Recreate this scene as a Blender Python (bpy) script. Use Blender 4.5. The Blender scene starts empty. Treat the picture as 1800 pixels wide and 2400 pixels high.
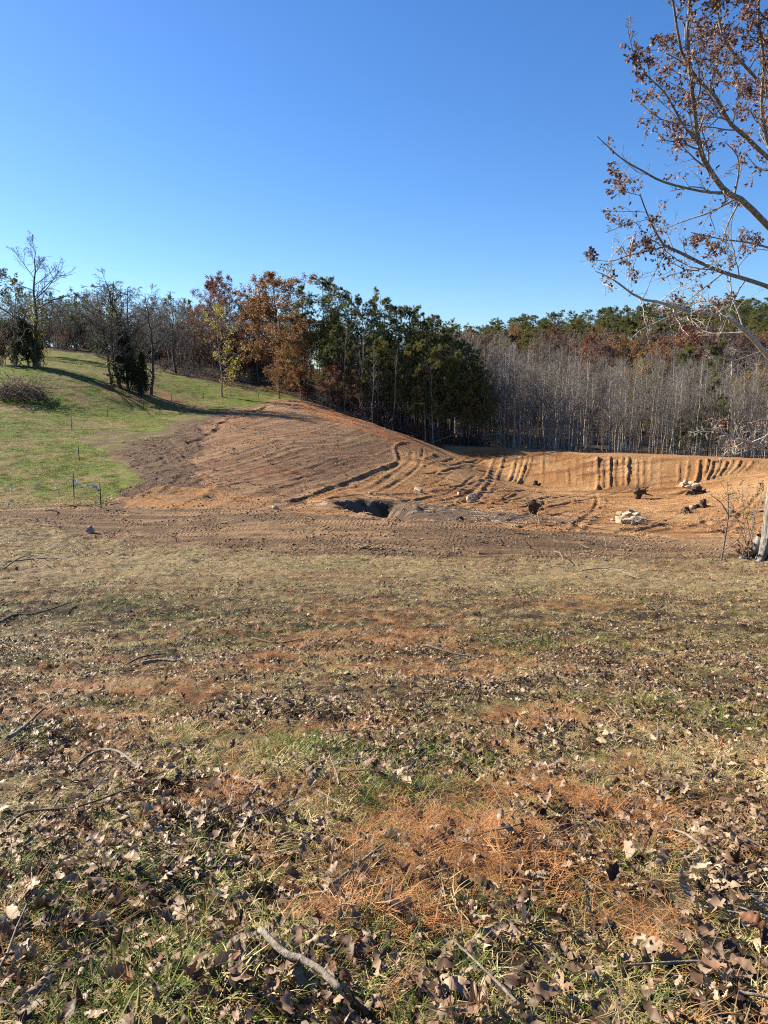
import bpy, math, random
import numpy as np
from mathutils import Vector

# ------------------------------------------------------------------ camera, sky, sun
SC = bpy.context.scene
COL = SC.collection
PITCH = math.atan(300 / 1682.0)
FPX = 1682.0
CP, SP = math.cos(PITCH), math.sin(PITCH)
cam_d = bpy.data.cameras.new('camera')
cam = bpy.data.objects.new('camera', cam_d); COL.objects.link(cam)
cam_d.sensor_fit = 'VERTICAL'; cam_d.sensor_height = 36.0
cam_d.lens = 36.0 * FPX / 2400.0
cam_d.clip_start = 0.05; cam_d.clip_end = 20000
cam.location = (0, 0, 0); cam.rotation_euler = (math.radians(90) - PITCH, 0, 0)
SC.camera = cam

SUN_EL = math.radians(30); SUN_FWD = math.radians(24)
SUN = Vector((-math.cos(SUN_EL) * math.cos(SUN_FWD), math.cos(SUN_EL) * math.sin(SUN_FWD), math.sin(SUN_EL)))
world = bpy.data.worlds.new('World'); SC.world = world; world.use_nodes = True
wn = world.node_tree; bgn = wn.nodes['Background']
sky = wn.nodes.new('ShaderNodeTexSky'); sky.sky_type = 'NISHITA'; sky.sun_disc = False
sky.sun_elevation = SUN_EL; sky.sun_rotation = math.atan2(SUN.x, SUN.y)
sky.altitude = 300; sky.air_density = 1.0; sky.dust_density = 0.4; sky.ozone_density = 5.5
hs = wn.nodes.new('ShaderNodeHueSaturation'); hs.inputs['Saturation'].default_value = 1.16; hs.inputs['Hue'].default_value = 0.506
wn.links.new(sky.outputs[0], hs.inputs['Color']); wn.links.new(hs.outputs[0], bgn.inputs[0]); bgn.inputs[1].default_value = 0.063
sun_d = bpy.data.lights.new('sun', 'SUN'); sun_d.energy = 5.0; sun_d.angle = math.radians(0.5); sun_d.color = (1.0, 0.92, 0.77)
sun = bpy.data.objects.new('sun', sun_d); COL.objects.link(sun)
sun.rotation_euler = SUN.to_track_quat('Z', 'Y').to_euler(); sun.location = (-40, 20, 40)
SC.view_settings.view_transform = 'Standard'; SC.view_settings.look = 'None'
SC.view_settings.gamma = 1.0; SC.view_settings.exposure = 1.62
SC.render.engine = 'CYCLES'
SC.cycles.max_bounces = 5; SC.cycles.diffuse_bounces = 2; SC.cycles.transmission_bounces = 2
SC.cycles.use_denoising = False; SC.cycles.filter_width = 1.1
SC.cycles.glossy_bounces = 1; SC.cycles.transparent_max_bounces = 4

# ------------------------------------------------------------------ helpers
def nrm(a):
    return a / (np.linalg.norm(a, axis=-1, keepdims=True) + 1e-9)

def mk_mesh(name, V, F, mats=(), mi=None, smooth=False):
    """V (n,3); F: array (m,k) or list of such arrays"""
    if not isinstance(F, (list, tuple)): F = [F]
    F = [np.asarray(f, dtype=np.int32) for f in F if len(f)]
    me = bpy.data.meshes.new(name)
    V = np.asarray(V, dtype=np.float32)
    me.vertices.add(len(V)); me.vertices.foreach_set('co', V.ravel())
    if F:
        loops = np.concatenate([f.ravel() for f in F])
        tot = np.concatenate([np.full(len(f), f.shape[1], dtype=np.int32) for f in F])
        start = np.concatenate([[0], np.cumsum(tot)[:-1]]).astype(np.int32)
        me.loops.add(len(loops)); me.loops.foreach_set('vertex_index', loops)
        me.polygons.add(len(tot)); me.polygons.foreach_set('loop_start', start)
        if mi is not None: me.polygons.foreach_set('material_index', np.asarray(mi, dtype=np.int32))
        if smooth: me.polygons.foreach_set('use_smooth', np.ones(len(tot), dtype=bool))
    for m in mats: me.materials.append(m)
    me.update(calc_edges=True)
    return me

def obj(name, me, parent=None, loc=None, rot=None, sc=None, label=None, cat=None, group=None, kind=None):
    o = bpy.data.objects.new(name, me); COL.objects.link(o)
    if parent is not None: o.parent = parent
    if loc is not None: o.location = tuple(float(v) for v in loc)
    if rot is not None: o.rotation_euler = tuple(float(v) for v in rot)
    if sc is not None: o.scale = (float(sc),) * 3 if np.isscalar(sc) else tuple(float(v) for v in sc)
    if label: o['label'] = label
    if cat: o['category'] = cat
    if group: o['group'] = group
    if kind: o['kind'] = kind
    return o

def tubes(P, R, S=5, cap=False):
    P = np.asarray(P, float); R = np.asarray(R, float)
    N, K, _ = P.shape
    T = nrm(np.gradient(P, axis=1))
    mean = nrm(P[:, -1] - P[:, 0])
    ref = np.zeros((N, 3)); ref[np.arange(N), np.argmin(np.abs(mean), axis=1)] = 1
    A = nrm(np.cross(T, ref[:, None, :])); B = np.cross(T, A)
    th = np.arange(S) / S * 2 * np.pi
    V = P[:, :, None, :] + R[:, :, None, None] * (np.cos(th)[None, None, :, None] * A[:, :, None, :] + np.sin(th)[None, None, :, None] * B[:, :, None, :])
    V = V.reshape(-1, 3)
    n = np.arange(N)[:, None, None] * K * S; k = np.arange(K - 1)[None, :, None] * S; s = np.arange(S)[None, None, :]; s2 = (s + 1) % S
    a = n + k + s; b = n + k + s2
    F = np.stack([a, b, b + S, a + S], -1).reshape(-1, 4)
    return V, F

class MB:
    def __init__(s): s.V = []; s.F = []; s.M = []; s.n = 0
    def add(s, V, F, m=0):
        V = np.asarray(V, float); F = np.asarray(F)
        s.V.append(V); s.F.append(F + s.n); s.M.append(np.full(len(F), m)); s.n += len(V); return s
    def mesh(s, name, mats, smooth=False):
        return mk_mesh(name, np.concatenate(s.V), s.F, mats, np.concatenate(s.M), smooth)

def smooth_line(pts, K):
    pts = np.asarray(pts, float)
    n = len(pts); t = np.linspace(0, n - 1, K)
    i = np.clip(np.floor(t).astype(int), 0, n - 2); f = (t - i)[:, None]
    p = lambda j: pts[np.clip(j, 0, n - 1)]
    p0, p1, p2, p3 = p(i - 1), p(i), p(i + 1), p(i + 2)
    return 0.5 * (2 * p1 + (p2 - p0) * f + (2 * p0 - 5 * p1 + 4 * p2 - p3) * f ** 2 + (3 * p1 - p0 - 3 * p2 + p3) * f ** 3)

def grow(rng, P, R, n, t0, t1, ang, lr, K, wig, up, rr, tip=0.3, tpow=1.0, absr=None, lfun=None):
    """n children on each of the parent polylines P (N,Kp,3)"""
    N, Kp, _ = P.shape
    pi = np.repeat(np.arange(N), n)
    t = t0 + (t1 - t0) * (np.tile((np.arange(n) + 0.5) / n, N) + rng.uniform(-0.5, 0.5, N * n) / n) ** tpow
    x = np.clip(t, 0, 0.9999) * (Kp - 1); i = np.floor(x).astype(int); f = (x - i)[:, None]
    base = P[pi, i] * (1 - f) + P[pi, i + 1] * f
    tan = nrm(P[pi, i + 1] - P[pi, i])
    r0 = (R[pi, i] * (1 - f[:, 0]) + R[pi, i + 1] * f[:, 0])
    L = np.linalg.norm(np.diff(P, axis=1), axis=2).sum(1)[pi]
    ln = L * lr * rng.uniform(0.6, 1.15, N * n) * (lfun(t) if lfun else (1.15 - 0.7 * t))
    rnd = rng.normal(size=(N * n, 3)); side = nrm(np.cross(tan, rnd))
    a = np.radians(rng.normal(ang[0], ang[1], N * n))[:, None]
    d = nrm(np.cos(a) * tan + np.sin(a) * side)
    C = np.zeros((N * n, K, 3)); C[:, 0] = base
    for k in range(1, K):
        d = nrm(d + wig * rng.normal(size=d.shape) + np.array([0, 0, up]))
        C[:, k] = C[:, k - 1] + d * (ln / (K - 1))[:, None]
    rb = np.minimum(r0 * rr, r0 * 0.95) if absr is None else np.full(N * n, absr)
    CR = rb[:, None] * np.linspace(1, tip, K)[None, :]
    return C, CR

# numpy value noise
_tbl = np.random.default_rng(5).random((8, 256, 256))
def vnoise(x, y, s=0):
    xi = np.floor(x).astype(int); yi = np.floor(y).astype(int); fx = x - xi; fy = y - yi
    fx = fx * fx * (3 - 2 * fx); fy = fy * fy * (3 - 2 * fy); T = _tbl[s % 8]
    a = T[xi & 255, yi & 255]; b = T[(xi + 1) & 255, yi & 255]; c = T[xi & 255, (yi + 1) & 255]; d = T[(xi + 1) & 255, (yi + 1) & 255]
    return (a * (1 - fx) + b * fx) * (1 - fy) + (c * (1 - fx) + d * fx) * fy
def fbm(x, y, oct=4, s=0, g=0.5):
    r = 0; a = 1; t = 0
    for o in range(oct):
        r = r + a * (vnoise(x * 2 ** o + 17.3 * o, y * 2 ** o - 9.1 * o, s + o) - 0.5); t += a; a *= g
    return r / t * 2
def sstep(a, b, x):
    t = np.clip((x - a) / (b - a), 0, 1); return t * t * (3 - 2 * t)

# ------------------------------------------------------------------ materials
def nodes_of(name):
    m = bpy.data.materials.new(name); m.use_nodes = True
    nt = m.node_tree; return m, nt, nt.nodes['Principled BSDF'], nt.links.new
def ramp_node(nt, cols):
    r = nt.nodes.new('ShaderNodeValToRGB'); e = r.color_ramp.elements
    while len(e) < len(cols): e.new(0.5)
    for i, c in enumerate(cols):
        e[i].position = i / (len(cols) - 1); e[i].color = (*c, 1)
    return r
def leafy(name, cols, trans=0.35, rough=0.6, obj_rand=False, spread=0.5):
    m, nt, b, ln = nodes_of(name)
    g = nt.nodes.new('ShaderNodeNewGeometry'); r = ramp_node(nt, cols)
    if obj_rand:
        oi = nt.nodes.new('ShaderNodeObjectInfo'); mx = nt.nodes.new('ShaderNodeMath'); mx.operation = 'MULTIPLY_ADD'
        ln(g.outputs['Random Per Island'], mx.inputs[0]); mx.inputs[1].default_value = spread
        m2 = nt.nodes.new('ShaderNodeMath'); m2.operation = 'MULTIPLY'; ln(oi.outputs['Random'], m2.inputs[0]); m2.inputs[1].default_value = 1 - spread
        ln(m2.outputs[0], mx.inputs[2]); ln(mx.outputs[0], r.inputs[0])
    else:
        ln(g.outputs['Random Per Island'], r.inputs[0])
    ln(r.outputs[0], b.inputs['Base Color']); b.inputs['Roughness'].default_value = rough
    b.inputs['Specular IOR Level'].default_value = 0.25
    if trans:
        t = nt.nodes.new('ShaderNodeBsdfTranslucent'); ln(r.outputs[0], t.inputs[0])
        mix = nt.nodes.new('ShaderNodeMixShader'); mix.inputs[0].default_value = trans
        ln(b.outputs[0], mix.inputs[1]); ln(t.outputs[0], mix.inputs[2]); ln(mix.outputs[0], nt.nodes['Material Output'].inputs[0])
    return m
def bark(name, c1, c2, scale=6, bump=0.4, stretch=0.25, rand=0.0):
    m, nt, b, ln = nodes_of(name)
    tc = nt.nodes.new('ShaderNodeTexCoord'); mp = nt.nodes.new('ShaderNodeMapping'); mp.inputs['Scale'].default_value = (1, 1, stretch)
    ln(tc.outputs['Object'], mp.inputs[0])
    n = nt.nodes.new('ShaderNodeTexNoise'); n.inputs['Scale'].default_value = scale; n.inputs['Detail'].default_value = 6; n.inputs['Roughness'].default_value = 0.65
    ln(mp.outputs[0], n.inputs[0]); r = ramp_node(nt, [c1, c1, c2, c2]); r.color_ramp.elements[1].position = 0.38; r.color_ramp.elements[2].position = 0.62
    ln(n.outputs[0], r.inputs[0]); out = r.outputs[0]
    if rand:
        oi = nt.nodes.new('ShaderNodeObjectInfo'); h = nt.nodes.new('ShaderNodeHueSaturation'); mr = nt.nodes.new('ShaderNodeMapRange')
        ln(oi.outputs['Random'], mr.inputs[0]); mr.inputs[3].default_value = 1 - rand; mr.inputs[4].default_value = 1 + rand
        ln(mr.outputs[0], h.inputs['Value']); ln(out, h.inputs['Color']); out = h.outputs[0]
    ln(out, b.inputs['Base Color']); b.inputs['Roughness'].default_value = 0.9; b.inputs['Specular IOR Level'].default_value = 0.2
    if bump:
        bp = nt.nodes.new('ShaderNodeBump'); bp.inputs['Strength'].default_value = bump; bp.inputs['Distance'].default_value = 0.05
        ln(n.outputs[0], bp.inputs['Height']); ln(bp.outputs[0], b.inputs['Normal'])
    return m
def plain(name, c, rough=0.6, metal=0.0, noise=0.15, scale=8):
    m, nt, b, ln = nodes_of(name)
    n = nt.nodes.new('ShaderNodeTexNoise'); n.inputs['Scale'].default_value = scale; n.inputs['Detail'].default_value = 4
    tc = nt.nodes.new('ShaderNodeTexCoord'); ln(tc.outputs['Object'], n.inputs[0])
    r = ramp_node(nt, [tuple(v * (1 - noise) for v in c), tuple(min(1, v * (1 + noise)) for v in c)])
    ln(n.outputs[0], r.inputs[0]); ln(r.outputs[0], b.inputs['Base Color'])
    b.inputs['Roughness'].default_value = rough; b.inputs['Metallic'].default_value = metal
    return m
def soil_mat(name, bump=0.5, tread=False, fine=14.0):
    """colour = soil type stored on the mesh, broken up by fine grain; relief by noise, track-shoe prints on the road"""
    m, nt, b, ln = nodes_of(name)
    at = nt.nodes.new('ShaderNodeAttribute'); at.attribute_name = 'soil'
    tc = nt.nodes.new('ShaderNodeTexCoord')
    n1 = nt.nodes.new('ShaderNodeTexNoise'); n1.inputs['Scale'].default_value = fine; n1.inputs['Detail'].default_value = 5; n1.inputs['Roughness'].default_value = 0.7
    ln(tc.outputs['Object'], n1.inputs[0])
    h = nt.nodes.new('ShaderNodeHueSaturation'); mr = nt.nodes.new('ShaderNodeMapRange')
    mr.inputs[1].default_value = 0.3; mr.inputs[2].default_value = 0.7; mr.inputs[3].default_value = 0.62; mr.inputs[4].default_value = 1.3
    ln(n1.outputs[0], mr.inputs[0]); ln(mr.outputs[0], h.inputs['Value']); ln(at.outputs['Color'], h.inputs['Color'])
    ln(h.outputs[0], b.inputs['Base Color']); b.inputs['Roughness'].default_value = 0.95; b.inputs['Specular IOR Level'].default_value = 0.15
    n2 = nt.nodes.new('ShaderNodeTexNoise'); n2.inputs['Scale'].default_value = 4.0; n2.inputs['Detail'].default_value = 8; n2.inputs['Roughness'].default_value = 0.75
    ln(tc.outputs['Object'], n2.inputs[0])
    bp = nt.nodes.new('ShaderNodeBump'); bp.inputs['Strength'].default_value = bump; bp.inputs['Distance'].default_value = 0.25
    hgt = n2.outputs[0]
    if tread:
        # bars across, in lanes along the road
        mp = nt.nodes.new('ShaderNodeMapping'); mp.inputs['Rotation'].default_value = (0, 0, math.radians(9)); ln(tc.outputs['Object'], mp.inputs[0])
        dn = nt.nodes.new('ShaderNodeTexNoise'); dn.inputs['Scale'].default_value = 0.12; ln(mp.outputs[0], dn.inputs[0])
        sep = nt.nodes.new('ShaderNodeSeparateXYZ'); ln(mp.outputs[0], sep.inputs[0])
        def mth(op, a, bb=None, c=None):
            q = nt.nodes.new('ShaderNodeMath'); q.operation = op
            for i, v in enumerate((a, bb, c)):
                if v is None: continue
                if isinstance(v, (int, float)): q.inputs[i].default_value = v
                else: ln(v, q.inputs[i])
            return q.outputs[0]
        lane = mth('MULTIPLY_ADD', dn.outputs[0], 3.5, sep.outputs['Y'])
        lanei = mth('FLOOR', mth('DIVIDE', lane, 0.55)); lanef = mth('FRACT', mth('DIVIDE', lane, 0.55))
        lr_ = nt.nodes.new('ShaderNodeTexWhiteNoise'); lr_.noise_dimensions = '1D'; ln(lanei, lr_.inputs['W'])
        ph = mth('MULTIPLY_ADD', lr_.outputs[0], 9.0, mth('MULTIPLY', mth('ABSOLUTE', mth('SUBTRACT', lanef, 0.5)), 3.0))
        bar = mth('SINE', mth('MULTIPLY_ADD', sep.outputs['X'], 2 * math.pi / 0.2, ph))
        bar = mth('POWER', mth('MULTIPLY_ADD', bar, 0.5, 0.5), 2.0)
        edge = mth('MULTIPLY', mth('LESS_THAN', lanef, 0.86), mth('GREATER_THAN', lanef, 0.1))
        msk = nt.nodes.new('ShaderNodeTexNoise'); msk.inputs['Scale'].default_value = 0.45; msk.inputs['Detail'].default_value = 3; ln(tc.outputs['Object'], msk.inputs[0])
        mk = nt.nodes.new('ShaderNodeMapRange'); mk.inputs[1].default_value = 0.46; mk.inputs[2].default_value = 0.72; ln(msk.outputs[0], mk.inputs[0])
        tr = mth('MULTIPLY', mth('MULTIPLY', bar, edge), mk.outputs[0])
        hgt = mth('MULTIPLY_ADD', tr, 0.36, n2.outputs[0])
    ln(hgt, bp.inputs['Height']); ln(bp.outputs[0], b.inputs['Normal'])
    return m

M_SOIL = soil_mat('soil', 0.8)
M_ROAD = soil_mat('tracked_soil', 0.9, tread=True, fine=9)
M_TURF = soil_mat('turf_soil', 0.5, fine=9)

# ------------------------------------------------------------------ terrain
def ray(px, py):
    u = (px - 900) / FPX; v = (1200 - py) / FPX
    return np.array([u, CP + v * SP, -SP + v * CP])
def at(px, py, Y):
    d = ray(px, py); return d * (Y / d[1])

ctl = [(0, 0, -1.55), (-8, 0, -1.5), (8, 0, -1.65), (0, -15, 0.4), (-25, -15, 1.0), (25, -15, 0), (0, -60, 3), (-80, -40, 5), (80, -40, 2),
       (0, 2, -1.8), (0, 4, -2.4), (0, 7, -3.3), (0, 11.5, -4.45), (0, 19, -5.75), (0, 25, -6.6), (-6, 7, -3.25), (6, 7, -3.35), (-9, 12, -4.5), (9, 12, -4.6),
       (-12, 20, -5.7), (13, 20, -5.95), (-18, 28, -6.6), (30, 20, -5.5), (-30, 20, -5.0), (-60, 30, -2), (60, 30, -5)]
for p in [(0, 1215, 38), (200, 1262, 34), (700, 1300, 30.5), (1200, 1312, 30), (1700, 1312, 31), (-300, 1195, 41),
          (0, 1190, 42), (300, 1195, 41), (750, 1215, 37.5), (1000, 1225, 37), (1250, 1245, 36), (1800, 1265, 35), (2200, 1280, 35),
          (1000, 1180, 52), (1200, 1160, 68), (1400, 1155, 82), (1200, 1138, 84), (1400, 1200, 60), (1600, 1200, 60), (1620, 1140, 82), (1640, 1160, 75),
          (1750, 1150, 68), (1800, 1195, 50), (1760, 1240, 41), (1250, 1200, 54), (1860, 1110, 76), (2100, 1130, 70), (2100, 1100, 85),
          (560, 975, 85), (690, 940, 108), (930, 1082, 72), (800, 1132, 55), (690, 1172, 45), (850, 1000, 86), (700, 1050, 63), (500, 1060, 58),
          (450, 1120, 48), (300, 1165, 43.5), (1000, 1040, 96), (900, 1003, 99), (800, 970, 104), (1050, 1100, 72), (1000, 1140, 62), (880, 1160, 50),
          (0, 1100, 52), (0, 1000, 68), (0, 900, 88), (-300, 1000, 70), (-300, 870, 100), (150, 1010, 70), (250, 980, 80), (340, 958, 90), (310, 913, 97), (100, 860, 102),
          (200, 832, 138), (0, 820, 135), (480, 935, 105), (520, 926, 108), (600, 930, 112), (420, 876, 126), (650, 916, 120), (-300, 790, 140)]:
    ctl.append(tuple(at(*p)))
ctl += [(-40, 170, 6.5), (-100, 170, 9), (-20, 150, 2.5), (-90, 300, 12), (0, 150, -3.0), (0, 128, -4.0), (12, 112, -10.0), (15, 140, -9), (35, 104, -12.5), (60, 104, -12.5), (90, 100, -11),
        (30, 150, -9.5), (70, 150, -7.5), (30, 220, -0.5), (90, 220, 3), (20, 300, 7), (55, 300, 10.5), (90, 300, 15), (140, 300, 17.5), (200, 300, 20), (150, 150, -3),
        (0, 300, 4), (80, 420, 13), (-100, 450, 6), (250, 450, 14), (0, 700, 0), (600, 700, 0), (-600, 700, 0), (0, 1500, -20), (1500, 1500, -20), (-1500, 1500, -20), (-600, 100, 5), (600, 100, -5), (0, -600, 5)]
ctl = np.array(ctl)
def _tps(dx, dy):
    r2 = dx * dx + dy * dy + 1e-9; return 0.5 * r2 * np.log(r2)
SCL = 50.0
cx, cy = ctl[:, 0] / SCL, ctl[:, 1] / SCL
n = len(ctl)
A = np.zeros((n + 3, n + 3)); A[:n, :n] = _tps(cx[:, None] - cx[None], cy[:, None] - cy[None]) + np.eye(n) * 2e-5
A[:n, n] = 1; A[:n, n + 1] = cx; A[:n, n + 2] = cy; A[n:, :n] = A[:n, n:].T
wts = np.linalg.solve(A, np.concatenate([ctl[:, 2], [0, 0, 0]]))
def base_h(x, y):
    x = np.asarray(x, float) / SCL; y = np.asarray(y, float) / SCL
    z = wts[n] + wts[n + 1] * x + wts[n + 2] * y
    for i in range(n): z = z + wts[i] * _tps(x - cx[i], y - cy[i])
    return z
# the dam: crest line in plan
crest = np.array([at(1040, 1046, 100.5), at(1150, 1051, 98), at(1385, 1063, 92), at(1620, 1072, 88), at(1797, 1080, 85), at(2100, 1092, 82)])
def dam_h(x, y):
    yc = np.interp(x, crest[:, 0], crest[:, 1]); zc = np.interp(x, crest[:, 0], crest[:, 2])
    d = y - yc
    z = np.where(d < 0, zc + d * 0.40, np.where(d < 3.5, zc - d * 0.02, zc - (d - 3.5) * 0.6))
    return np.where((x > crest[0, 0]) & (x < 75), z, -1e3)
def H0(x, y):
    a = base_h(x, y); b = dam_h(x, y)
    m = np.maximum(a, b); k = 0.35
    return m + k * np.exp(-np.abs(a - b) / k) * 0.5
def ground_at(px, py, ymin=1.2, ymax=330):
    d = ray(px, py); Y = np.concatenate([np.arange(ymin, 40, 0.05), np.arange(40, ymax, 0.15)])
    P = d[None, :] * (Y / d[1])[:, None]
    hit = np.nonzero(P[:, 2] < H0(P[:, 0], P[:, 1]))[0]
    return P[hit[0]] if len(hit) else P[-1]
def pix_poly(pts): return np.array([ground_at(*p)[:2] for p in pts])
def inside(x, y, poly):
    r = np.zeros(x.shape, bool); j = len(poly) - 1
    for i in range(len(poly)):
        xi, yi = poly[i]; xj, yj = poly[j]
        c = ((yi > y) != (yj > y)) & (x < (xj - xi) * (y - yi) / (yj - yi + 1e-12) + xi)
        r ^= c; j = i
    return r

rows = np.concatenate([[-60, -35, -20, -10, -5, -2.5, -1.2, -0.5, 0], np.arange(0.3, 30, 0.17), np.arange(30, 42, 0.085), np.arange(42, 101, 0.125), np.arange(101, 135, 0.6), np.arange(135, 420, 4), [450, 520, 620, 760, 950, 1200, 1500]])
cols = np.concatenate([[-12, -7, -4, -2.6, -1.9, -1.5, -1.25, -1.1], np.linspace(-1, 1, 660), [1.1, 1.25, 1.5, 1.9, 2.6, 4, 7, 12]])
wid = lambda Y: 5 + 0.6 * np.maximum(Y, 0)
GY = np.repeat(rows[:, None], len(cols), 1); GX = cols[None, :] * wid(GY)
GZ = H0(GX, GY)

# ---- soil regions (plan polygons, traced where they lie on the ground)
road_near_px = [(-350, 1198), (0, 1216), (120, 1240), (200, 1262), (420, 1282), (700, 1300), (950, 1308), (1200, 1313), (1450, 1312), (1700, 1309), (1900, 1304), (2300, 1300)]
road_far_px = [(2300, 1282), (1800, 1262), (1500, 1256), (1250, 1240), (1000, 1222), (800, 1208), (650, 1200), (420, 1195), (260, 1190), (0, 1194), (-350, 1186)]
P_NEAR = pix_poly(road_near_px)
P_ROAD = np.concatenate([P_NEAR, pix_poly(road_far_px)])
P_FIELD = pix_poly([(-400, 1186), (0, 1194), (260, 1190), (285, 1150), (300, 1100), (290, 1065), (330, 1035), (400, 1012), (470, 985), (520, 962), (600, 950), (690, 936),
                    (690, 926), (650, 917), (560, 908), (450, 886), (400, 876), (330, 850)]).tolist()
P_FIELD = np.array(P_FIELD + [[-62, 142], [-85, 150], [-140, 160], [-140, 60]])
P_CUT = pix_poly([(260, 1190), (285, 1150), (300, 1100), (290, 1065), (330, 1035), (400, 1012), (470, 985), (520, 962), (600, 950), (690, 936), (800, 968), (900, 1003), (1000, 1036), (1045, 1048),
                  (925, 1042), (932, 1080), (800, 1133), (690, 1172), (640, 1198), (420, 1196)])
P_BASIN = np.concatenate([pix_poly([(640, 1200), (690, 1172), (800, 1133), (932, 1080), (925, 1042), (1045, 1047)]), crest[:, :2] + np.array([0, 4.2]), pix_poly([(2300, 1282), (1800, 1262), (1500, 1256), (1250, 1240), (1000, 1222), (800, 1208)])])
P_RED = pix_poly([(690, 945), (760, 985), (850, 1010), (925, 1045), (1040, 1050), (1000, 1036), (900, 1003), (800, 968)])
P_ORP = pix_poly([(285, 1168), (360, 1150), (480, 1140), (640, 1170), (600, 1195), (300, 1188)])
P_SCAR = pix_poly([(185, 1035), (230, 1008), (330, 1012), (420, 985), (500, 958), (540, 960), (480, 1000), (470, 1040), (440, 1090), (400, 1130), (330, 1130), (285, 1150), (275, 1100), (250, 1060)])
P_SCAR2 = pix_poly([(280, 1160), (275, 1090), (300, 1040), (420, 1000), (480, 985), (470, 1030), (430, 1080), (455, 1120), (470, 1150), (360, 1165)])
P_DUFF = pix_poly([(215, 905), (260, 890), (340, 900), (440, 935), (480, 955), (420, 970), (330, 945), (250, 925)])

wx = GX + 0.9 * fbm(GX * 0.35, GY * 0.35, 4, 1); wy = GY + 0.9 * fbm(GX * 0.35, GY * 0.35, 4, 3)
wx2 = GX + 2.6 * fbm(GX * 0.3, GY * 0.3, 5, 4, .65); wy2 = GY + 2.6 * fbm(GX * 0.3, GY * 0.3, 5, 6, .65)
near_y = np.interp(wx, P_NEAR[:, 0], P_NEAR[:, 1])
IN_ROAD = inside(wx, wy, P_ROAD); IN_FIELD = inside(wx2, wy2, P_FIELD); IN_CUT = inside(wx2, wy2, P_CUT) | inside(wx, wy, P_CUT); IN_BASIN = inside(wx, wy, P_BASIN) & ~IN_ROAD
IN_FORE = (wy < near_y)
IN_ROAD &= ~IN_FORE; IN_FIELD &= ~IN_ROAD & ~IN_FORE; IN_CUT &= ~IN_ROAD & ~IN_FIELD & ~IN_FORE; IN_BASIN &= ~IN_CUT & ~IN_FORE
DIRT = IN_ROAD | IN_CUT | IN_BASIN

# ---- relief
near_f = np.exp(-np.maximum(GY, 0) / 80)
GZ = GZ + np.where(DIRT, .03, .10) * fbm(GX * 0.5, GY * 0.5, 3, 2) + np.where(IN_FORE, 0.13 * fbm(GX * 1.6, GY * 1.6, 4, 4, .6), 0)
GZ = GZ + np.where(IN_ROAD, 0.035 * fbm(GX * 0.6, GY * 5, 3, 2) + 0.02 * fbm(GX * 5, GY * 5, 2, 6), 0)
GZ = GZ + np.where(IN_CUT | IN_BASIN, 0.035 * fbm(GX * 2.0, GY * 2.0, 4, 3, .7), 0)
def stroke(pts_px, width, depth, berm=0.0, K=40, world=False, wob=0.0, seed=0, side=0.0):
    """rut (depth>0) or ridge (depth<0) along a ground line; berm raises both shoulders; side raises the left one only"""
    global GZ
    P = np.array(pts_px, float) if world else np.array([ground_at(*p)[:2] for p in pts_px])
    L = smooth_line(P, K)
    if wob: L = L + wob * np.stack([fbm(np.arange(K) * 0.35 + seed * 7.7, np.zeros(K) + seed, 3, seed), fbm(np.arange(K) * 0.35 + seed * 3.1, np.zeros(K) + 5, 3, seed + 1)], 1)
    mrg = width * 3
    r0, r1 = np.searchsorted(rows, L[:, 1].min() - mrg), np.searchsorted(rows, L[:, 1].max() + mrg)
    if r1 - r0 < 2: return
    X = GX[r0:r1]; Y = GY[r0:r1]
    c = np.nonzero(((X > L[:, 0].min() - mrg) & (X < L[:, 0].max() + mrg)).any(0))[0]
    if not len(c): return
    c0, c1 = c[0], c[-1] + 1; X = X[:, c0:c1]; Y = Y[:, c0:c1]
    D = np.full(X.shape, 1e9); SG = np.zeros(X.shape); TT = np.zeros(X.shape)
    for i in range(K - 1):
        a = L[i]; b = L[i + 1]; ab = b - a; l2 = (ab ** 2).sum() + 1e-9
        t = np.clip(((X - a[0]) * ab[0] + (Y - a[1]) * ab[1]) / l2, 0, 1)
        qx = X - a[0] - t * ab[0]; qy = Y - a[1] - t * ab[1]; d = np.hypot(qx, qy)
        m = d < D; D = np.where(m, d, D); SG = np.where(m, np.sign(ab[0] * qy - ab[1] * qx), SG); TT = np.where(m, (i + t) / (K - 1), TT)
    e = sstep(0, 0.08, TT) * sstep(1, 0.92, TT)
    q = D / width
    dz = -depth * np.exp(-q ** 2 * 2) + berm * np.exp(-((q - 1.25) / 0.4) ** 2) + side * np.exp(-((q - 1.2) / 0.45) ** 2) * (SG > 0)
    GZ[r0:r1, c0:c1] += dz * e * (0.3 + 1.1 * vnoise(X * .55 + 3.3 * seed, Y * .55, seed) + .25 * (vnoise(X * 2.6, Y * 2.6, seed + 1) - .5))
S = stroke
ga, gb = ground_at(600, 1150)[:2], ground_at(925, 1065)[:2]; gd = (gb - ga) / np.linalg.norm(gb - ga)
UU = GX * gd[0] + GY * gd[1]; VV = -GX * gd[1] + GY * gd[0]
GRAIN = fbm(UU * .07, VV * 2.6, 3, 6, .7); GZ = GZ + np.where(IN_CUT, 0.042 * GRAIN, 0) + np.where(IN_CUT & inside(wx2, wy2, P_SCAR2), 0.16 * fbm(GX * 1.1, GY * 1.1, 4, 5, .65), 0)
# berm and ditch at the toe of the cut slope
S([(600, 1166), (700, 1172), (800, 1132), (880, 1102), (932, 1080)], 0.24, -0.13, K=40, wob=0.15, seed=1)
S([(640, 1176), (712, 1177), (812, 1137), (890, 1107), (938, 1084)], 0.35, 0.08, K=40, wob=0.1, seed=2)
S([(932, 1080), (924, 1058), (930, 1042), (960, 1036)], 0.25, -0.12, seed=3)
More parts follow.
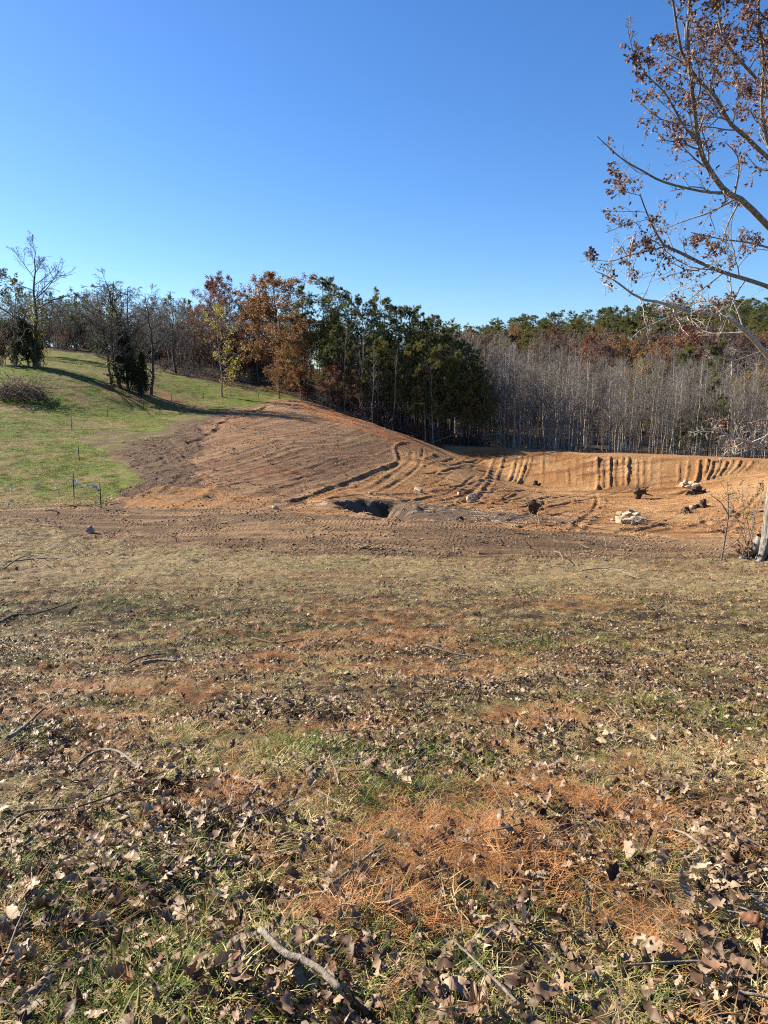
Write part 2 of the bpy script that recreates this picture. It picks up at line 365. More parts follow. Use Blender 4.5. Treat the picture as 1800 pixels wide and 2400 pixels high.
# top edge of the cut: little bank
S([(440, 1045), (490, 1022), (530, 990), (575, 972), (640, 948)], 0.4, 0.10, berm=0.0, side=0.12, K=50, wob=0.6, seed=4)
rng = np.random.default_rng(11)
# scraper streaks on the cut slope, parallel to its toe
for i in range(150):
    f = rng.uniform(0.02, 0.95); a = rng.uniform(-0.1, 0.75); ln_ = rng.uniform(0.1, 0.4)
    lo = np.array([(430, 1165), (560, 1172), (690, 1165), (800, 1127), (925, 1078)]); hi = np.array([(330, 1080), (420, 1030), (520, 985), (620, 955), (760, 972)])
    g = lo * (1 - f) + hi * f
    ts = np.clip(np.linspace(a, a + ln_, 4), 0, 1) * 4
    pts = [(np.interp(t, range(5), g[:, 0]), np.interp(t, range(5), g[:, 1])) for t in ts]
    if abs(pts[0][0] - pts[-1][0]) < 12: continue
    S(pts, rng.uniform(0.13, 0.26), rng.choice([-1, 1]) * rng.uniform(0.012, 0.038), K=14, wob=0.35, seed=i)
for i in range(34):
    f = rng.uniform(0.03, 0.9); a = rng.uniform(-.05, 0.55); ln_ = rng.uniform(0.3, 0.6); g = lo * (1 - f) + hi * f
    ts = np.clip(np.linspace(a, a + ln_, 5), 0, 1) * 4; pts = [(np.interp(t, range(5), g[:, 0]), np.interp(t, range(5), g[:, 1])) for t in ts]
    if abs(pts[0][0] - pts[-1][0]) > 40:
        S(pts, .13, -rng.uniform(.018, .036), K=20, wob=.15, seed=i)
# furrows left of the cut, curling down to the road
for i in range(14):
    o = rng.uniform(-30, 60); S([(330 + o, 1020 + o * .1), (390 + o, 1060), (430 + o * .8, 1100), (520 + o, 1150), (640 + o, 1180 + rng.uniform(-8, 8))], 0.18, rng.choice([-1, 1]) * rng.uniform(.015, .04), K=26, wob=0.5, seed=i)
# sand wedge left of the road
S([(470, 1168), (498, 1150), (520, 1140)], 0.6, -0.2, seed=6)
# ruts along the road
for i in range(26):
    y0 = rng.uniform(1205, 1300); x0 = rng.uniform(-100, 1300); L_ = rng.uniform(300, 900)
    S([(x0, y0), (x0 + L_ / 2, y0 + L_ * 0.012 + rng.uniform(-3, 3)), (x0 + L_, y0 + L_ * 0.028)], rng.uniform(.12, .3), rng.choice([-1, 1]) * rng.uniform(.015, .045), K=24, wob=0.25, seed=i)
# churned near edge of the road
for i in range(40):
    x0 = rng.uniform(300, 1650); y0 = np.interp(x0, [300, 700, 1200, 1700], [1270, 1298, 1310, 1308]) - rng.uniform(0, 14)
    S([(x0, y0), (x0 + 30, y0 + rng.uniform(-3, 3)), (x0 + rng.uniform(50, 160), y0 + rng.uniform(-3, 4))], rng.uniform(.12, .22), -rng.uniform(.03, .07), K=12, wob=0.3, seed=i)
# pit beside the road
pit = np.array([ground_at(*p)[:2] for p in [(775, 1181), (850, 1176), (930, 1181), (975, 1200), (985, 1220), (900, 1214), (830, 1203)]])
ctr = pit.mean(0)
r0, r1 = np.searchsorted(rows, 36), np.searchsorted(rows, 52)
X = GX[r0:r1]; Y = GY[r0:r1]; best = np.full(X.shape, 1e9); j = len(pit) - 1
for i in range(len(pit)):
    a = pit[j]; ab = pit[i] - a; t = np.clip(((X - a[0]) * ab[0] + (Y - a[1]) * ab[1]) / (ab ** 2).sum(), 0, 1)
    best = np.minimum(best, np.hypot(X - a[0] - t * ab[0], Y - a[1] - t * ab[1])); j = i
ins = inside(X + 0.25 * fbm(X * 1.5, Y * 1.5, 2, 1), Y, pit); sd = np.where(ins, best, -best)
GZ[r0:r1] += -1.9 * sstep(0.0, 1.4, sd) * (.12 + .88 * sstep(ctr[0] + 2.6, ctr[0] - .6, X)) + 0.16 * np.exp(-((sd + 0.25) / 0.3) ** 2) * (Y > ctr[1]) + np.where(ins, 0.2 * fbm(X * 1.3, Y * 1.3, 4, 2), 0)
PIT_R = (r0, r1, sd)
# rough spoil right of the pit and above it
for i in range(60):
    x0 = rng.uniform(860, 1200); y0 = rng.uniform(1168, 1228)
    S([(x0, y0), (x0 + rng.uniform(12, 40), y0 + rng.uniform(-5, 7))], rng.uniform(.14, .3), rng.choice([-1, -1, 1]) * rng.uniform(.05, .13), K=8, wob=0.3, seed=i)
# tracks and windrows over the basin floor
for pts, w_, d_, b_ in [([(1397, 1156), (1400, 1180), (1370, 1215), (1343, 1248)], .45, .20, .14), ([(1415, 1160), (1417, 1182), (1392, 1216), (1362, 1250)], .35, -.16, 0),
                        ([(1410, 1160), (1450, 1185), (1520, 1190), (1640, 1182)], .6, .12, .1), ([(1420, 1156), (1480, 1168), (1560, 1170), (1680, 1150), (1800, 1125)], .4, -.14, .0),
                        ([(1000, 1178), (1060, 1172), (1110, 1150), (1140, 1125)], .5, .2, .15), ([(1020, 1190), (1080, 1182), (1130, 1158), (1160, 1128)], .5, .2, .12),
                        ([(930, 1180), (1000, 1168), (1080, 1176), (1150, 1190)], .4, .2, .12), ([(760, 1172), (850, 1160), (960, 1158), (1060, 1172)], .4, .14, .12),
                        ([(1160, 1215), (1230, 1200), (1330, 1180), (1390, 1168)], .4, .18, .12), ([(1180, 1222), (1260, 1210), (1350, 1195)], .35, -.2, 0),
                        ([(1430, 1250), (1500, 1238), (1560, 1228)], .35, -.26, .0), ([(1480, 1256), (1530, 1246), (1570, 1240)], .3, -.2, .0), ([(1590, 1242), (1625, 1232), (1660, 1215)], .3, -.22, 0),
                        ([(1560, 1215), (1620, 1200), (1680, 1178), (1720, 1160)], .3, -.2, .05), ([(1700, 1250), (1730, 1220), (1770, 1170), (1800, 1150)], .4, .16, .1), ([(1660, 1235), (1700, 1215), (1745, 1170)], .3, -.18, 0),
                        ([(940, 1060), (930, 1090), (880, 1120), (800, 1150), (720, 1180)], .5, .08, .09), ([(965, 1055), (960, 1085), (905, 1125), (830, 1155)], .5, .08, .08), ([(990, 1050), (985, 1085), (940, 1125), (880, 1155)], .4, .12, .12),
                        ([(1720, 1260), (1670, 1235), (1650, 1215), (1690, 1190)], .5, .1, .08), ([(1180, 1180), (1260, 1172), (1330, 1160), (1395, 1158)], .5, .1, .1)]:
    S(pts, w_ * .6, d_ * .42, berm=b_ * .45, K=30, wob=0.12, seed=int(abs(pts[0][0])) % 7)
for i in range(150):
    x0 = rng.uniform(960, 1780); y0 = rng.uniform(1158, 1250) + (x0 > 1500) * 4; L_ = rng.uniform(30, 130); sl = rng.uniform(-0.30, 0.06)
    if x0 < 1150: sl = rng.uniform(-.5, .1); y0 = rng.uniform(1075, 1200)
    S([(x0, y0), (x0 + L_ / 2, y0 + sl * L_ / 2 + rng.uniform(-4, 4)), (x0 + L_, y0 + sl * L_)], rng.uniform(.13, .26), rng.choice([-1, 1]) * rng.uniform(.04, .12), berm=rng.choice([0, .04]), K=14, wob=0.25, seed=i)
# blade and bucket ridges down the dam face (crest -> toe)
def face_line(px, bend=0.0, top=0.06, bot=1.0):
    c = np.array([px, np.interp(px, [1150, 1385, 1620, 1797], [1051, 1063, 1072, 1080])]); t = np.array([px, np.interp(px, [1189, 1397, 1479, 1640, 1738, 1797], [1133, 1152, 1146, 1137, 1114, 1102])])
    return [(px + bend * s * s, c[1] + (t[1] - c[1]) * s) for s in np.linspace(top, bot, 5)]
for px, bend, d, w_ in [(1399, 0, -.42, .28), (1413, 0, -.22, .2), (1427, 0, -.26, .2), (1441, 0, -.22, .2), (1456, 0, -.24, .2), (1470, 0, -.26, .22), (1491, 0, -.12, .18), (1507, 0, -.14, .18), (1527, -4, -.12, .16), (1548, -3, -.1, .15),
                        (1594, -4, -.2, .2), (1614, -6, -.22, .2), (1640, -10, -.32, .24), (1657, -14, -.26, .2), (1672, -18, -.28, .22), (1688, -22, -.22, .2), (1702, -22, -.24, .2), (1717, -24, -.18, .2), (1733, -26, -.24, .22), (1748, -26, -.18, .2), (1765, -26, -.15, .2),
                        (1210, -22, -.24, .25), (1224, -22, -.2, .22), (1234, -26, -.28, .25), (1246, -26, -.2, .22), (1180, -24, -.18, .25), (1160, -30, -.16, .25), (1270, 0, -.13, .16), (1288, -3, -.08, .15), (1304, 0, -.11, .16), (1330, 2, -.13, .16), (1347, 0, -.09, .15), (1366, 0, -.12, .16), (1382, 0, -.1, .15)]:
    S(face_line(px + rng.uniform(-2, 2), bend, rng.uniform(.03, .2), rng.uniform(.85, 1.0)), w_ * rng.uniform(.8, 1.15), d * (.85 if px == 1399 else .95), K=16, wob=0.1, seed=px % 8)
for px in range(1480, 1570, 7): S(face_line(px, 0, .55, .9), .14, -.05, K=10, wob=.05, seed=px % 8)
S([(1150, 1057), (1385, 1069), (1620, 1078), (1790, 1086)], .35, -.12, K=60, wob=.15, seed=2)
S([(1180, 1130), (1290, 1146), (1397, 1154), (1480, 1148), (1640, 1140), (1740, 1118)], .5, -.22, K=60, wob=.3, seed=3)

# ---- soil colours
def col(*c): return np.array(c, float)
def mixc(a, b, t): return a * (1 - t[..., None]) + b * t[..., None]
n1 = fbm(GX * 0.25, GY * 0.25, 4, 1) * 0.5 + 0.5; n2 = fbm(GX * 1.3, GY * 1.3, 4, 2) * 0.5 + 0.5; n3 = fbm(GX * 0.15, GY * 1.6, 4, 5) * 0.5 + 0.5
C = np.zeros(GX.shape + (3,)); C[:] = col(.085, .055, .032)
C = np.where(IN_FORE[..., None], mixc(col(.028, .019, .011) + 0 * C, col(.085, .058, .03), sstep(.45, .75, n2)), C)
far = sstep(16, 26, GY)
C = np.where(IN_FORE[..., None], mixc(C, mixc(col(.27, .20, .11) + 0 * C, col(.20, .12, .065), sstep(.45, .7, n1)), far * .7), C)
C = np.where(IN_FIELD[..., None], mixc(col(.10, .125, .018) + 0 * C, col(.17, .12, .05), sstep(.44, .60, n1 * .45 + n2 * .55)), C)
duff = inside(wx, wy, P_DUFF); C = np.where(duff[..., None], mixc(C, col(.20, .10, .045), sstep(.3, .6, n2)), C)
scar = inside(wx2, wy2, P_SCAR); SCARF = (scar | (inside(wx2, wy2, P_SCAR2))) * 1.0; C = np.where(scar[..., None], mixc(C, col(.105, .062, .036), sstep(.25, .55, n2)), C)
cutc = mixc(col(.145, .079, .042) + 0 * C, col(.27, .157, .083), sstep(.36, .64, (GRAIN * .5 + .5) * .65 + n2 * .35))
cutc = mixc(cutc, col(.21, .10, .048), sstep(.52, .78, n1) * .8)
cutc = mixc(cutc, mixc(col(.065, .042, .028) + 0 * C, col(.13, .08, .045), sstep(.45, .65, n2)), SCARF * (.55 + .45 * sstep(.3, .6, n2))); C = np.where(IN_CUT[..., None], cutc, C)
bas = mixc(col(.275, .135, .052) + 0 * C, col(.35, .205, .095), sstep(.4, .68, n1 * .5 + n2 * .5))
bas = mixc(bas, col(.18, .085, .035), sstep(.5, .72, n3))
sandy = sstep(28, 40, GX) * sstep(80, 70, GY); bas = mixc(bas, col(.42, .27, .135), sandy * .7)
C = np.where(IN_BASIN[..., None], bas, C)
red = inside(wx, wy, P_RED); C = np.where(red[..., None], mixc(C, col(.30, .12, .045), sstep(.25, .55, n2)), C)
orp = inside(wx, wy, P_ORP); C = np.where(orp[..., None], mixc(C, col(.30, .15, .06), sstep(.35, .65, n3)), C)
spoil = np.exp(-(((GX - 4) / 6.5) ** 2 + ((GY - 43) / 5.0) ** 2)); C = np.where((IN_BASIN & (spoil > .2))[..., None], mixc(C, mixc(col(.11, .075, .05) + 0 * C, col(.30, .25, .19), sstep(.62, .72, n2)), sstep(.25, .6, spoil + .3 * n1)), C)
roadc = mixc(col(.12, .074, .042) + 0 * C, col(.235, .145, .078), sstep(.4, .68, n3 * .6 + n2 * .4))
roadc = mixc(roadc, col(.27, .165, .085), sstep(8, 17, GX) * sstep(.35, .6, n3) * .8)
roadc = mixc(roadc, col(.26, .155, .08), sstep(.62, .72, n3) * .7)
C = np.where(IN_ROAD[..., None], roadc, C)
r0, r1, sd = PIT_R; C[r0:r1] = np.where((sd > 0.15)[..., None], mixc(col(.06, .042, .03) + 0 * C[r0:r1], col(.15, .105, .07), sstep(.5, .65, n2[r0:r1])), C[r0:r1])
top = np.exp(-((GY - np.interp(GX, crest[:, 0], crest[:, 1]) - 1.5) / 2.2) ** 2) * IN_BASIN * (GX > 8)
C = mixc(C, col(.30, .145, .06), top * .7)

# ---- split into one sheet for each piece of ground (they share their borders)
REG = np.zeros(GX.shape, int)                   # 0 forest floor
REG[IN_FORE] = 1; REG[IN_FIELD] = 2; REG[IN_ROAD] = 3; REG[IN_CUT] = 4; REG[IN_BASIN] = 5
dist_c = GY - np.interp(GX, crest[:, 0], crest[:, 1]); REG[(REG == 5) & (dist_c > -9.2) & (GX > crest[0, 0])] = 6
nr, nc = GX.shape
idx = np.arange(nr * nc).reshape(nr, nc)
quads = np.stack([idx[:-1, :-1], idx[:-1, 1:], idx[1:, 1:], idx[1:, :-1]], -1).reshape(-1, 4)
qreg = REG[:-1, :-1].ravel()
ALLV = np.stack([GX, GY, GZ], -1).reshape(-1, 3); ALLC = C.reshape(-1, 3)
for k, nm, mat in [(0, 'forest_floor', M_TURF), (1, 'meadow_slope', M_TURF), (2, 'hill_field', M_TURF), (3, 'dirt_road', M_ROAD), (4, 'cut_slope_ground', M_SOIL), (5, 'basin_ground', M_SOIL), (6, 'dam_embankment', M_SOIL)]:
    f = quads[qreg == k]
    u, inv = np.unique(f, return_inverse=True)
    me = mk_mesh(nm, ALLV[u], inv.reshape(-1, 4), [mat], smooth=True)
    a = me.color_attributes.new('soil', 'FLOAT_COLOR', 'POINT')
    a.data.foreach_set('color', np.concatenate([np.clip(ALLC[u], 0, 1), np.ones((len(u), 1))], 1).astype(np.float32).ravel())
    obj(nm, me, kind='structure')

def gh(x, y):
    """height of the finished ground"""
    x = np.atleast_1d(np.asarray(x, float)); y = np.atleast_1d(np.asarray(y, float))
    i = np.clip(np.searchsorted(rows, y) - 1, 0, nr - 2); f = (y - rows[i]) / (rows[i + 1] - rows[i])
    def at_row(ii):
        s = x / wid(rows[ii]); j = np.clip(np.searchsorted(cols, s) - 1, 0, nc - 2); g = (s - cols[j]) / (cols[j + 1] - cols[j])
        return GZ[ii, j] * (1 - g) + GZ[ii, j + 1] * g
    return at_row(i) * (1 - f) + at_row(i + 1) * f
def reg_at(x, y):
    i = np.clip(np.searchsorted(rows, y) - 1, 0, nr - 2); s = x / wid(rows[i]); j = np.clip(np.searchsorted(cols, s) - 1, 0, nc - 2); return REG[i, j]
def on_ground(px, py):
    p = ground_at(px, py); return np.array([p[0], p[1], gh(p[0], p[1])[0]])
def xw(px, Y): return (px - 900) / FPX * Y / (CP + 0.17 * SP)

# ------------------------------------------------------------------ trees
BK_POP = bark('pale_bark', (.20, .17, .138), (.40, .35, .29), 5, 0.2, rand=.35)
BK_PALE = bark('bleached_limb_bark', (.24, .21, .17), (.50, .46, .39), 11, .3, stretch=1)
BK_GREY = bark('grey_bark', (.12, .105, .09), (.21, .185, .16), 5, 0.2, rand=.25)
BK_DARK = bark('dark_bark', (.055, .043, .035), (.11, .088, .07), 5, 0.3)
BK_TWIG = bark('twig_bark', (.14, .118, .10), (.21, .18, .155), 3, 0, rand=.25)
BK_OAK = bark('oak_bark', (.05, .043, .036), (.27, .245, .215), 9, 1.0, stretch=.16)
BK_OAKL = bark('oak_limb_bark', (.10, .085, .07), (.28, .25, .21), 9, 0.4, stretch=1)  # upper limbs and twigs, darkened: their silhouette against the sky is in the colour
LF_RUST = leafy('rust_leaves', [(.09, .035, .018), (.17, .065, .03), (.24, .10, .045)])
LF_COPPER = leafy('copper_leaves', [(.12, .06, .022), (.25, .125, .048), (.36, .20, .085)])
LF_CRIM = leafy('crimson_leaves', [(.09, .015, .018), (.17, .028, .03), (.22, .05, .045)])
LF_GOLD = leafy('gold_leaves', [(.16, .10, .025), (.26, .17, .035), (.30, .20, .06)])
LF_YEL = leafy('yellow_leaves', [(.24, .20, .03), (.42, .34, .04), (.30, .21, .04), (.22, .25, .04)])
LF_GREEN = leafy('shrub_leaves', [(.05, .07, .02), (.09, .11, .03), (.13, .12, .045)])
LF_VINE = leafy('vine_leaves', [(.06, .07, .025), (.11, .11, .035), (.17, .14, .06), (.12, .08, .05)])
LF_PINE = leafy('pine_needles', [(.055, .074, .026), (.10, .125, .04), (.15, .16, .052)], trans=.35)
LF_PINEO = leafy('olive_pine_needles', [(.12, .105, .03), (.18, .16, .042), (.24, .20, .06)], trans=.35)
LF_CED = leafy('cedar_sprays', [(.02, .03, .014), (.036, .05, .02), (.06, .066, .028)], trans=.15)
LF_OAK = leafy('oak_leaves', [(.09, .045, .032), (.17, .09, .062), (.28, .17, .125), (.17, .06, .034)], trans=.28)
LF_MAUVE = leafy('dull_plum_leaves', [(.09, .06, .05), (.14, .09, .07), (.17, .11, .085)])

def leaf_quads(rng, P, size, flat=0.0):
    N = len(P); a = nrm(rng.normal(size=(N, 3))); b = nrm(np.cross(a, rng.normal(size=(N, 3)) + np.array([0, 0, flat])))
    s = (size * rng.uniform(.6, 1.25, N))[:, None]
    V = np.stack([P - a * s * .5, P + b * s * .32, P + a * s * .5, P - b * s * .32], 1).reshape(-1, 3)
    return V, np.arange(4 * N).reshape(-1, 4)
def tuft_tris(rng, P, D, n, length, spread, width):
    """n thin needles' bundles from each point, fanned round direction D"""
    N = len(P); d = nrm(np.repeat(D, n, 0) + spread * rng.normal(size=(N * n, 3))); p = np.repeat(P, n, 0)
    s = nrm(np.cross(d, rng.normal(size=d.shape))) * width
    l = (length * rng.uniform(.6, 1.2, N * n))[:, None]
    V = np.stack([p - s + d * l * .05, p + s + d * l * .05, p + d * l], 1).reshape(-1, 3)
    return V, np.arange(3 * N * n).reshape(-1, 3)
def along(rng, P, n, t0=0.2):
    N, K, _ = P.shape; t = rng.uniform(t0, 1, (N, n)) * (K - 1.001); i = np.floor(t).astype(int); f = (t - i)[..., None]; r = np.arange(N)[:, None]
    p = P[r, i] * (1 - f) + P[r, i + 1] * f; d = P[r, i + 1] - P[r, i]
    return p.reshape(-1, 3), nrm(d.reshape(-1, 3))
def trunk_line(rng, h, K, lean=.03, wig=.02, r=0.12, rt=0.02, flare=1.25):
    z = np.linspace(0, 1, K); x = np.cumsum(rng.normal(0, wig, (K, 2)), 0) * h / K * 2 + z[:, None] * rng.normal(0, lean, 2) * h; x -= x[0]
    P = np.stack([x[:, 0], x[:, 1], z * h], 1); P[0, 2] = -0.4
    R = r * (1 - z) + rt * z; R[0] *= flare
    return P[None], R[None]

def proto_poplar(seed, h=18, r=.12):
    rng = np.random.default_rng(seed)
    P, R = trunk_line(rng, h, 12, .03, .03, r, .02)
    a, ar = grow(rng, P, R, 24, .38, .98, (45, 12), .19, 5, .10, .06, .45, lfun=lambda t: 1.5 - t)
    e, er = grow(rng, P, R, 10, .10, .5, (70, 14), .10, 4, .12, .02, .3, absr=.014)
    b, br = grow(rng, a, ar, 7, .15, 1, (40, 14), .5, 4, .13, .05, .6)
    c, cr = grow(rng, b, br, 3, .15, 1, (38, 14), .65, 3, .14, .04, .7, absr=.008)
    t = MB().add(*tubes(P, R, 7)).mesh('trunk', [BK_POP], True)
    m = MB().add(*tubes(a, ar, 4)).add(*tubes(e, er, 3)).add(*tubes(b, np.maximum(br, .012), 3)).add(*tubes(c, np.maximum(cr, .006), 3), 1)
    return [('trunk', t), ('crown', m.mesh('crown', [BK_GREY, BK_TWIG]))]
def proto_bare(seed, h=16, r=.2, spread=.42, fork=6, dark=True, n3=4, t0=.14):
    rng = np.random.default_rng(seed); bk = BK_DARK if dark else BK_GREY
    P, R = trunk_line(rng, h * .93, 12, .05, .05, r, .03)
    a, ar = grow(rng, P, R, fork + 10, t0, .96, (50, 14), spread, 7, .14, .05, .55, lfun=lambda t: 1.3 - .85 * t)
    b, br = grow(rng, a, ar, 8, .15, 1, (44, 16), .5, 5, .18, .05, .6)
    c, cr = grow(rng, b, br, 6, .15, 1, (42, 16), .52, 4, .2, .03, .6)
    d, dr = grow(rng, c, cr, n3, .15, 1, (38, 16), .65, 3, .18, .02, .7, absr=.011)
    t = MB().add(*tubes(P, R, 7)).add(*tubes(a, ar, 5)).mesh('trunk', [bk], True)
    m = MB().add(*tubes(b, np.maximum(br, .016), 4)).add(*tubes(c, np.maximum(cr, .012), 3), 1).add(*tubes(d, np.maximum(dr, .008), 3), 1)
    return [('trunk', t), ('crown', m.mesh('crown', [bk, BK_TWIG if not dark else BK_GREY]))], (P, R, a, b, c, d)
def proto_leafy(seed, h, r, spread, mat, per=6, size=.2, t0=.18, dark=True, keep=1.0, up=.03, n1=26):
    rng = np.random.default_rng(seed); bk = BK_DARK if dark else BK_GREY
    P, R = trunk_line(rng, h * .9, 12, .03, .04, r, .03)
    a, ar = grow(rng, P, R, n1, t0, .99, (66, 14), spread, 6, .13, up, .5, lfun=lambda t: .25 + 1.05 * np.sin(np.pi * np.clip((t - t0) / (1.08 - t0), 0, 1) ** .75))
    b, br = grow(rng, a, ar, 8, .12, 1, (50, 16), .46, 4, .16, .03, .6)
    c, cr = grow(rng, b, br, 5, .15, 1, (45, 16), .6, 3, .2, .0, .6, absr=.012)
    p, _ = along(rng, c, per)
    p = p + rng.normal(0, .16, p.shape)
    g = fbm(p[:, 0] * .8 + p[:, 2] * .6, p[:, 1] * .8 - p[:, 2] * .5, 3, seed % 8); p = p[g > np.quantile(g, 1 - keep) - 1e-6] if keep < 1 else p
    t = MB().add(*tubes(P, R, 7)).add(*tubes(a, ar, 4)).mesh('trunk', [bk], True)
    tw = MB().add(*tubes(b, np.maximum(br, .012), 3)).add(*tubes(c, cr, 3)).mesh('twigs', [BK_GREY])
    lf = MB().add(*leaf_quads(rng, p, size)).mesh('crown', [mat])
    return [('trunk', t), ('branches', tw), ('crown', lf)]
def proto_pine(seed, h=18, r=.17, t0=.4, spread=.21, olive=.25, dens=1.0, layered=True):
    rng = np.random.default_rng(seed)
    P, R = trunk_line(rng, h, 12, .02, .02, r, .03)
    n = int(40 * dens)
    a, ar = grow(rng, P, R, n, t0, .99, (80, 12), spread, 6, .10, .02, .35, lfun=lambda t: 1.3 - 1.0 * ((t - t0) / (1 - t0)) ** 1.4)
    d0, dr0 = grow(rng, P, R, 14, .1, t0 + .1, (85, 10), spread * .6, 4, .12, -.05, .2)
    b, br = grow(rng, a, ar, 11, .15, 1, (55, 14), .45, 4, .14, .04, .5)
    p, d = along(rng, b, 6, .2); p2, d2 = along(rng, a, 7, .4); p = np.concatenate([p, p2]); d = np.concatenate([d, d2])
    d = nrm(d + np.array([0, 0, .45]))
    g = fbm(p[:, 0] * .5 + p[:, 2] * .3, p[:, 1] * .5 - p[:, 2] * .4, 2, seed % 8)
    k = rng.random(len(p)) < np.clip(olive + .7 * g, 0, 1)
    m = MB().add(*tuft_tris(rng, p[~k], d[~k], 11, .36, .6, .016)).add(*tuft_tris(rng, p[k], d[k], 11, .36, .6, .016), 1)
    t = MB().add(*tubes(P, R, 7)).add(*tubes(a, ar, 4)).add(*tubes(d0, np.maximum(dr0, .012), 3)).mesh('trunk', [BK_DARK], True)
    return [('trunk', t), ('crown', m.mesh('crown', [LF_PINE, LF_PINEO]))]
def proto_cedar(seed, h=6, w=2.2):
    rng = np.random.default_rng(seed); P, R = trunk_line(rng, h, 10, .02, .02, .12, .02)
    a, ar = grow(rng, P, R, 80, .02, .99, (62, 14), w / h, 5, .1, .12, .25, lfun=lambda t: 1.05 - .85 * t)
    b, br = grow(rng, a, ar, 8, .15, 1, (44, 16), .45, 3, .15, .1, .5)
    p, d = along(rng, b, 6, .1)
    m = MB().add(*tuft_tris(rng, p, nrm(d + np.array([0, 0, .4])), 9, .3, .5, .03)).mesh('crown', [LF_CED])
    t = MB().add(*tubes(P, R, 6)).add(*tubes(a, ar, 3)).mesh('trunk', [BK_DARK], True)
    return [('trunk', t), ('crown', m)]
def proto_shrub(seed, h=2, w=1.2, mat=None, stems=14, per=4, size=.09, n2=6):
    rng = np.random.default_rng(seed)
    K = 5; P = np.zeros((stems, K, 3)); d = nrm(np.stack([rng.normal(0, w / h * .55, stems), rng.normal(0, w / h * .55, stems), np.ones(stems)], 1))
    P[:, 0] = np.stack([rng.normal(0, .12 * w, stems), rng.normal(0, .12 * w, stems), np.full(stems, -.1)], 1)
    for k in range(1, K): d = nrm(d + .12 * rng.normal(size=d.shape)); P[:, k] = P[:, k - 1] + d * (h * rng.uniform(.7, 1.1, stems) / (K - 1))[:, None]
    R = np.linspace(.022, .008, K)[None].repeat(stems, 0)
    b, br = grow(rng, P, R, n2, .2, 1, (42, 16), .4, 4, .16, .05, .7); c, cr = grow(rng, b, br, 4, .2, 1, (40, 16), .5, 3, .18, .0, .7, absr=.006)
    t = MB().add(*tubes(P, R, 4)).add(*tubes(b, br, 3)).add(*tubes(c, cr, 3)).mesh('stems', [BK_GREY])
    out = [('stems', t)]
    if mat:
        p, _ = along(rng, c, per); out.append(('foliage', MB().add(*leaf_quads(rng, p, size)).mesh('foliage', [mat])))
    return out

def plant(parts, name, x, y, s=1.0, rot=0.0, label='', cat='tree', group=None, sz=None, sink=0.05, tilt=(0, 0)):
    z = gh(x, y)[0] - sink
    r = obj(name, None, loc=(x, y, z), rot=(tilt[0], tilt[1], rot), sc=(s, s, s * (sz or 1)), label=label, cat=cat, group=group)
    for nm, me in parts: obj(nm, me, r)
    return r

rng = np.random.default_rng(21)
POP = [proto_poplar(100 + i, 18 + (i % 3) * 1.2 - 1, .10 + .018 * (i % 4)) for i in range(8)]
BARE = [proto_bare(200 + i, 16, .16, .38, 6, dark=False, n3=3)[0] for i in range(5)]
PINE = [proto_pine(300 + i, 18, .17, [.36, .42, .28, .45][i % 4], .22, [.2, .4, .15, .6][i % 4]) for i in range(7)]
PINEY = [proto_pine(330 + i, 11, .11, .30, .26, [.5, .8][i % 2], .8) for i in range(4)]
RUST = [proto_leafy(350 + i, 16, .2, .36, m, 10, .24) for i, m in enumerate([LF_RUST, LF_COPPER, LF_MAUVE, LF_MAUVE])]

def spots(rng, N, y0, y1, xmin, xmax, dmin, ok=None, tries=40, ypow=1.0, taken=None):
    pts = [] if taken is None else list(taken); out = []
    for _ in range(N * tries):
        y = y0 + (y1 - y0) * rng.random() ** ypow; x = rng.uniform(xmin(y), xmax(y))
        if ok is not None and not ok(x, y): continue
        if all((x - p[0]) ** 2 + (y - p[1]) ** 2 > dmin ** 2 for p in pts):
            pts.append((x, y)); out.append((x, y))
            if len(out) >= N: break
    return out
def clear(x, y):     # on forest floor, not on dirt or field
    return int(reg_at(np.array([x]), np.array([y]))[0]) == 0
cy_ = lambda x: np.interp(x, crest[:, 0], crest[:, 1]) + 6.5
# pale poplars behind the dam
sp = spots(rng, 285, 96, 165, lambda y: xw(1060, y), lambda y: xw(1860, y), 0.75, lambda x, y: clear(x, y) and y > cy_(x), ypow=1.5)
for i, (x, y) in enumerate(sp):
    px = 900 + x / y * FPX; s = float(np.clip((at(px, np.interp(px, [1060, 1200, 1400, 1800], [775, 795, 838, 855]) + rng.uniform(-12, 60), y)[2] - gh(x, y)[0]) / 18.2, .42, 1.0))
    plant(POP[i % 8], 'poplar_tree', x, y, s, rng.uniform(0, 6.3), 'slender pale leafless tree in the dense stand behind the dam', 'tree', 'pale leafless trees behind the dam', tilt=(rng.normal(0, .025), rng.normal(0, .025)))
sp = spots(rng, 150, 95, 150, lambda y: xw(1060, y), lambda y: xw(1860, y), 0.6, lambda x, y: clear(x, y) and y > cy_(x) - 1.2, ypow=1.2)
for i, (x, y) in enumerate(sp):
    plant(POP[(i * 3) % 8], 'thin_sapling', x, y, rng.uniform(.28, .52), rng.uniform(0, 6.3), 'short thin leafless sapling among the pale trees behind the dam', 'tree', 'thin saplings among the pale trees behind the dam', tilt=(rng.normal(0, .05), rng.normal(0, .05)))
sp = spots(rng, 70, 95, 112, lambda y: xw(1060, y), lambda y: xw(1860, y), 0.9, lambda x, y: clear(x, y) and y > cy_(x) - 1.5, ypow=1.0)
SHB = [proto_shrub(440 + i, 2.2, 1.6, m, 18, 3, .13) for i, m in enumerate([LF_RUST, LF_MAUVE, None])]
for i, (x, y) in enumerate(sp):
    plant(SHB[i % 3], 'brushwood_shrub', x, y, rng.uniform(.6, 1.2), rng.uniform(0, 6.3), 'low brown brush at the foot of the pale trees behind the dam', 'shrub', 'low brush at the foot of the pale trees')
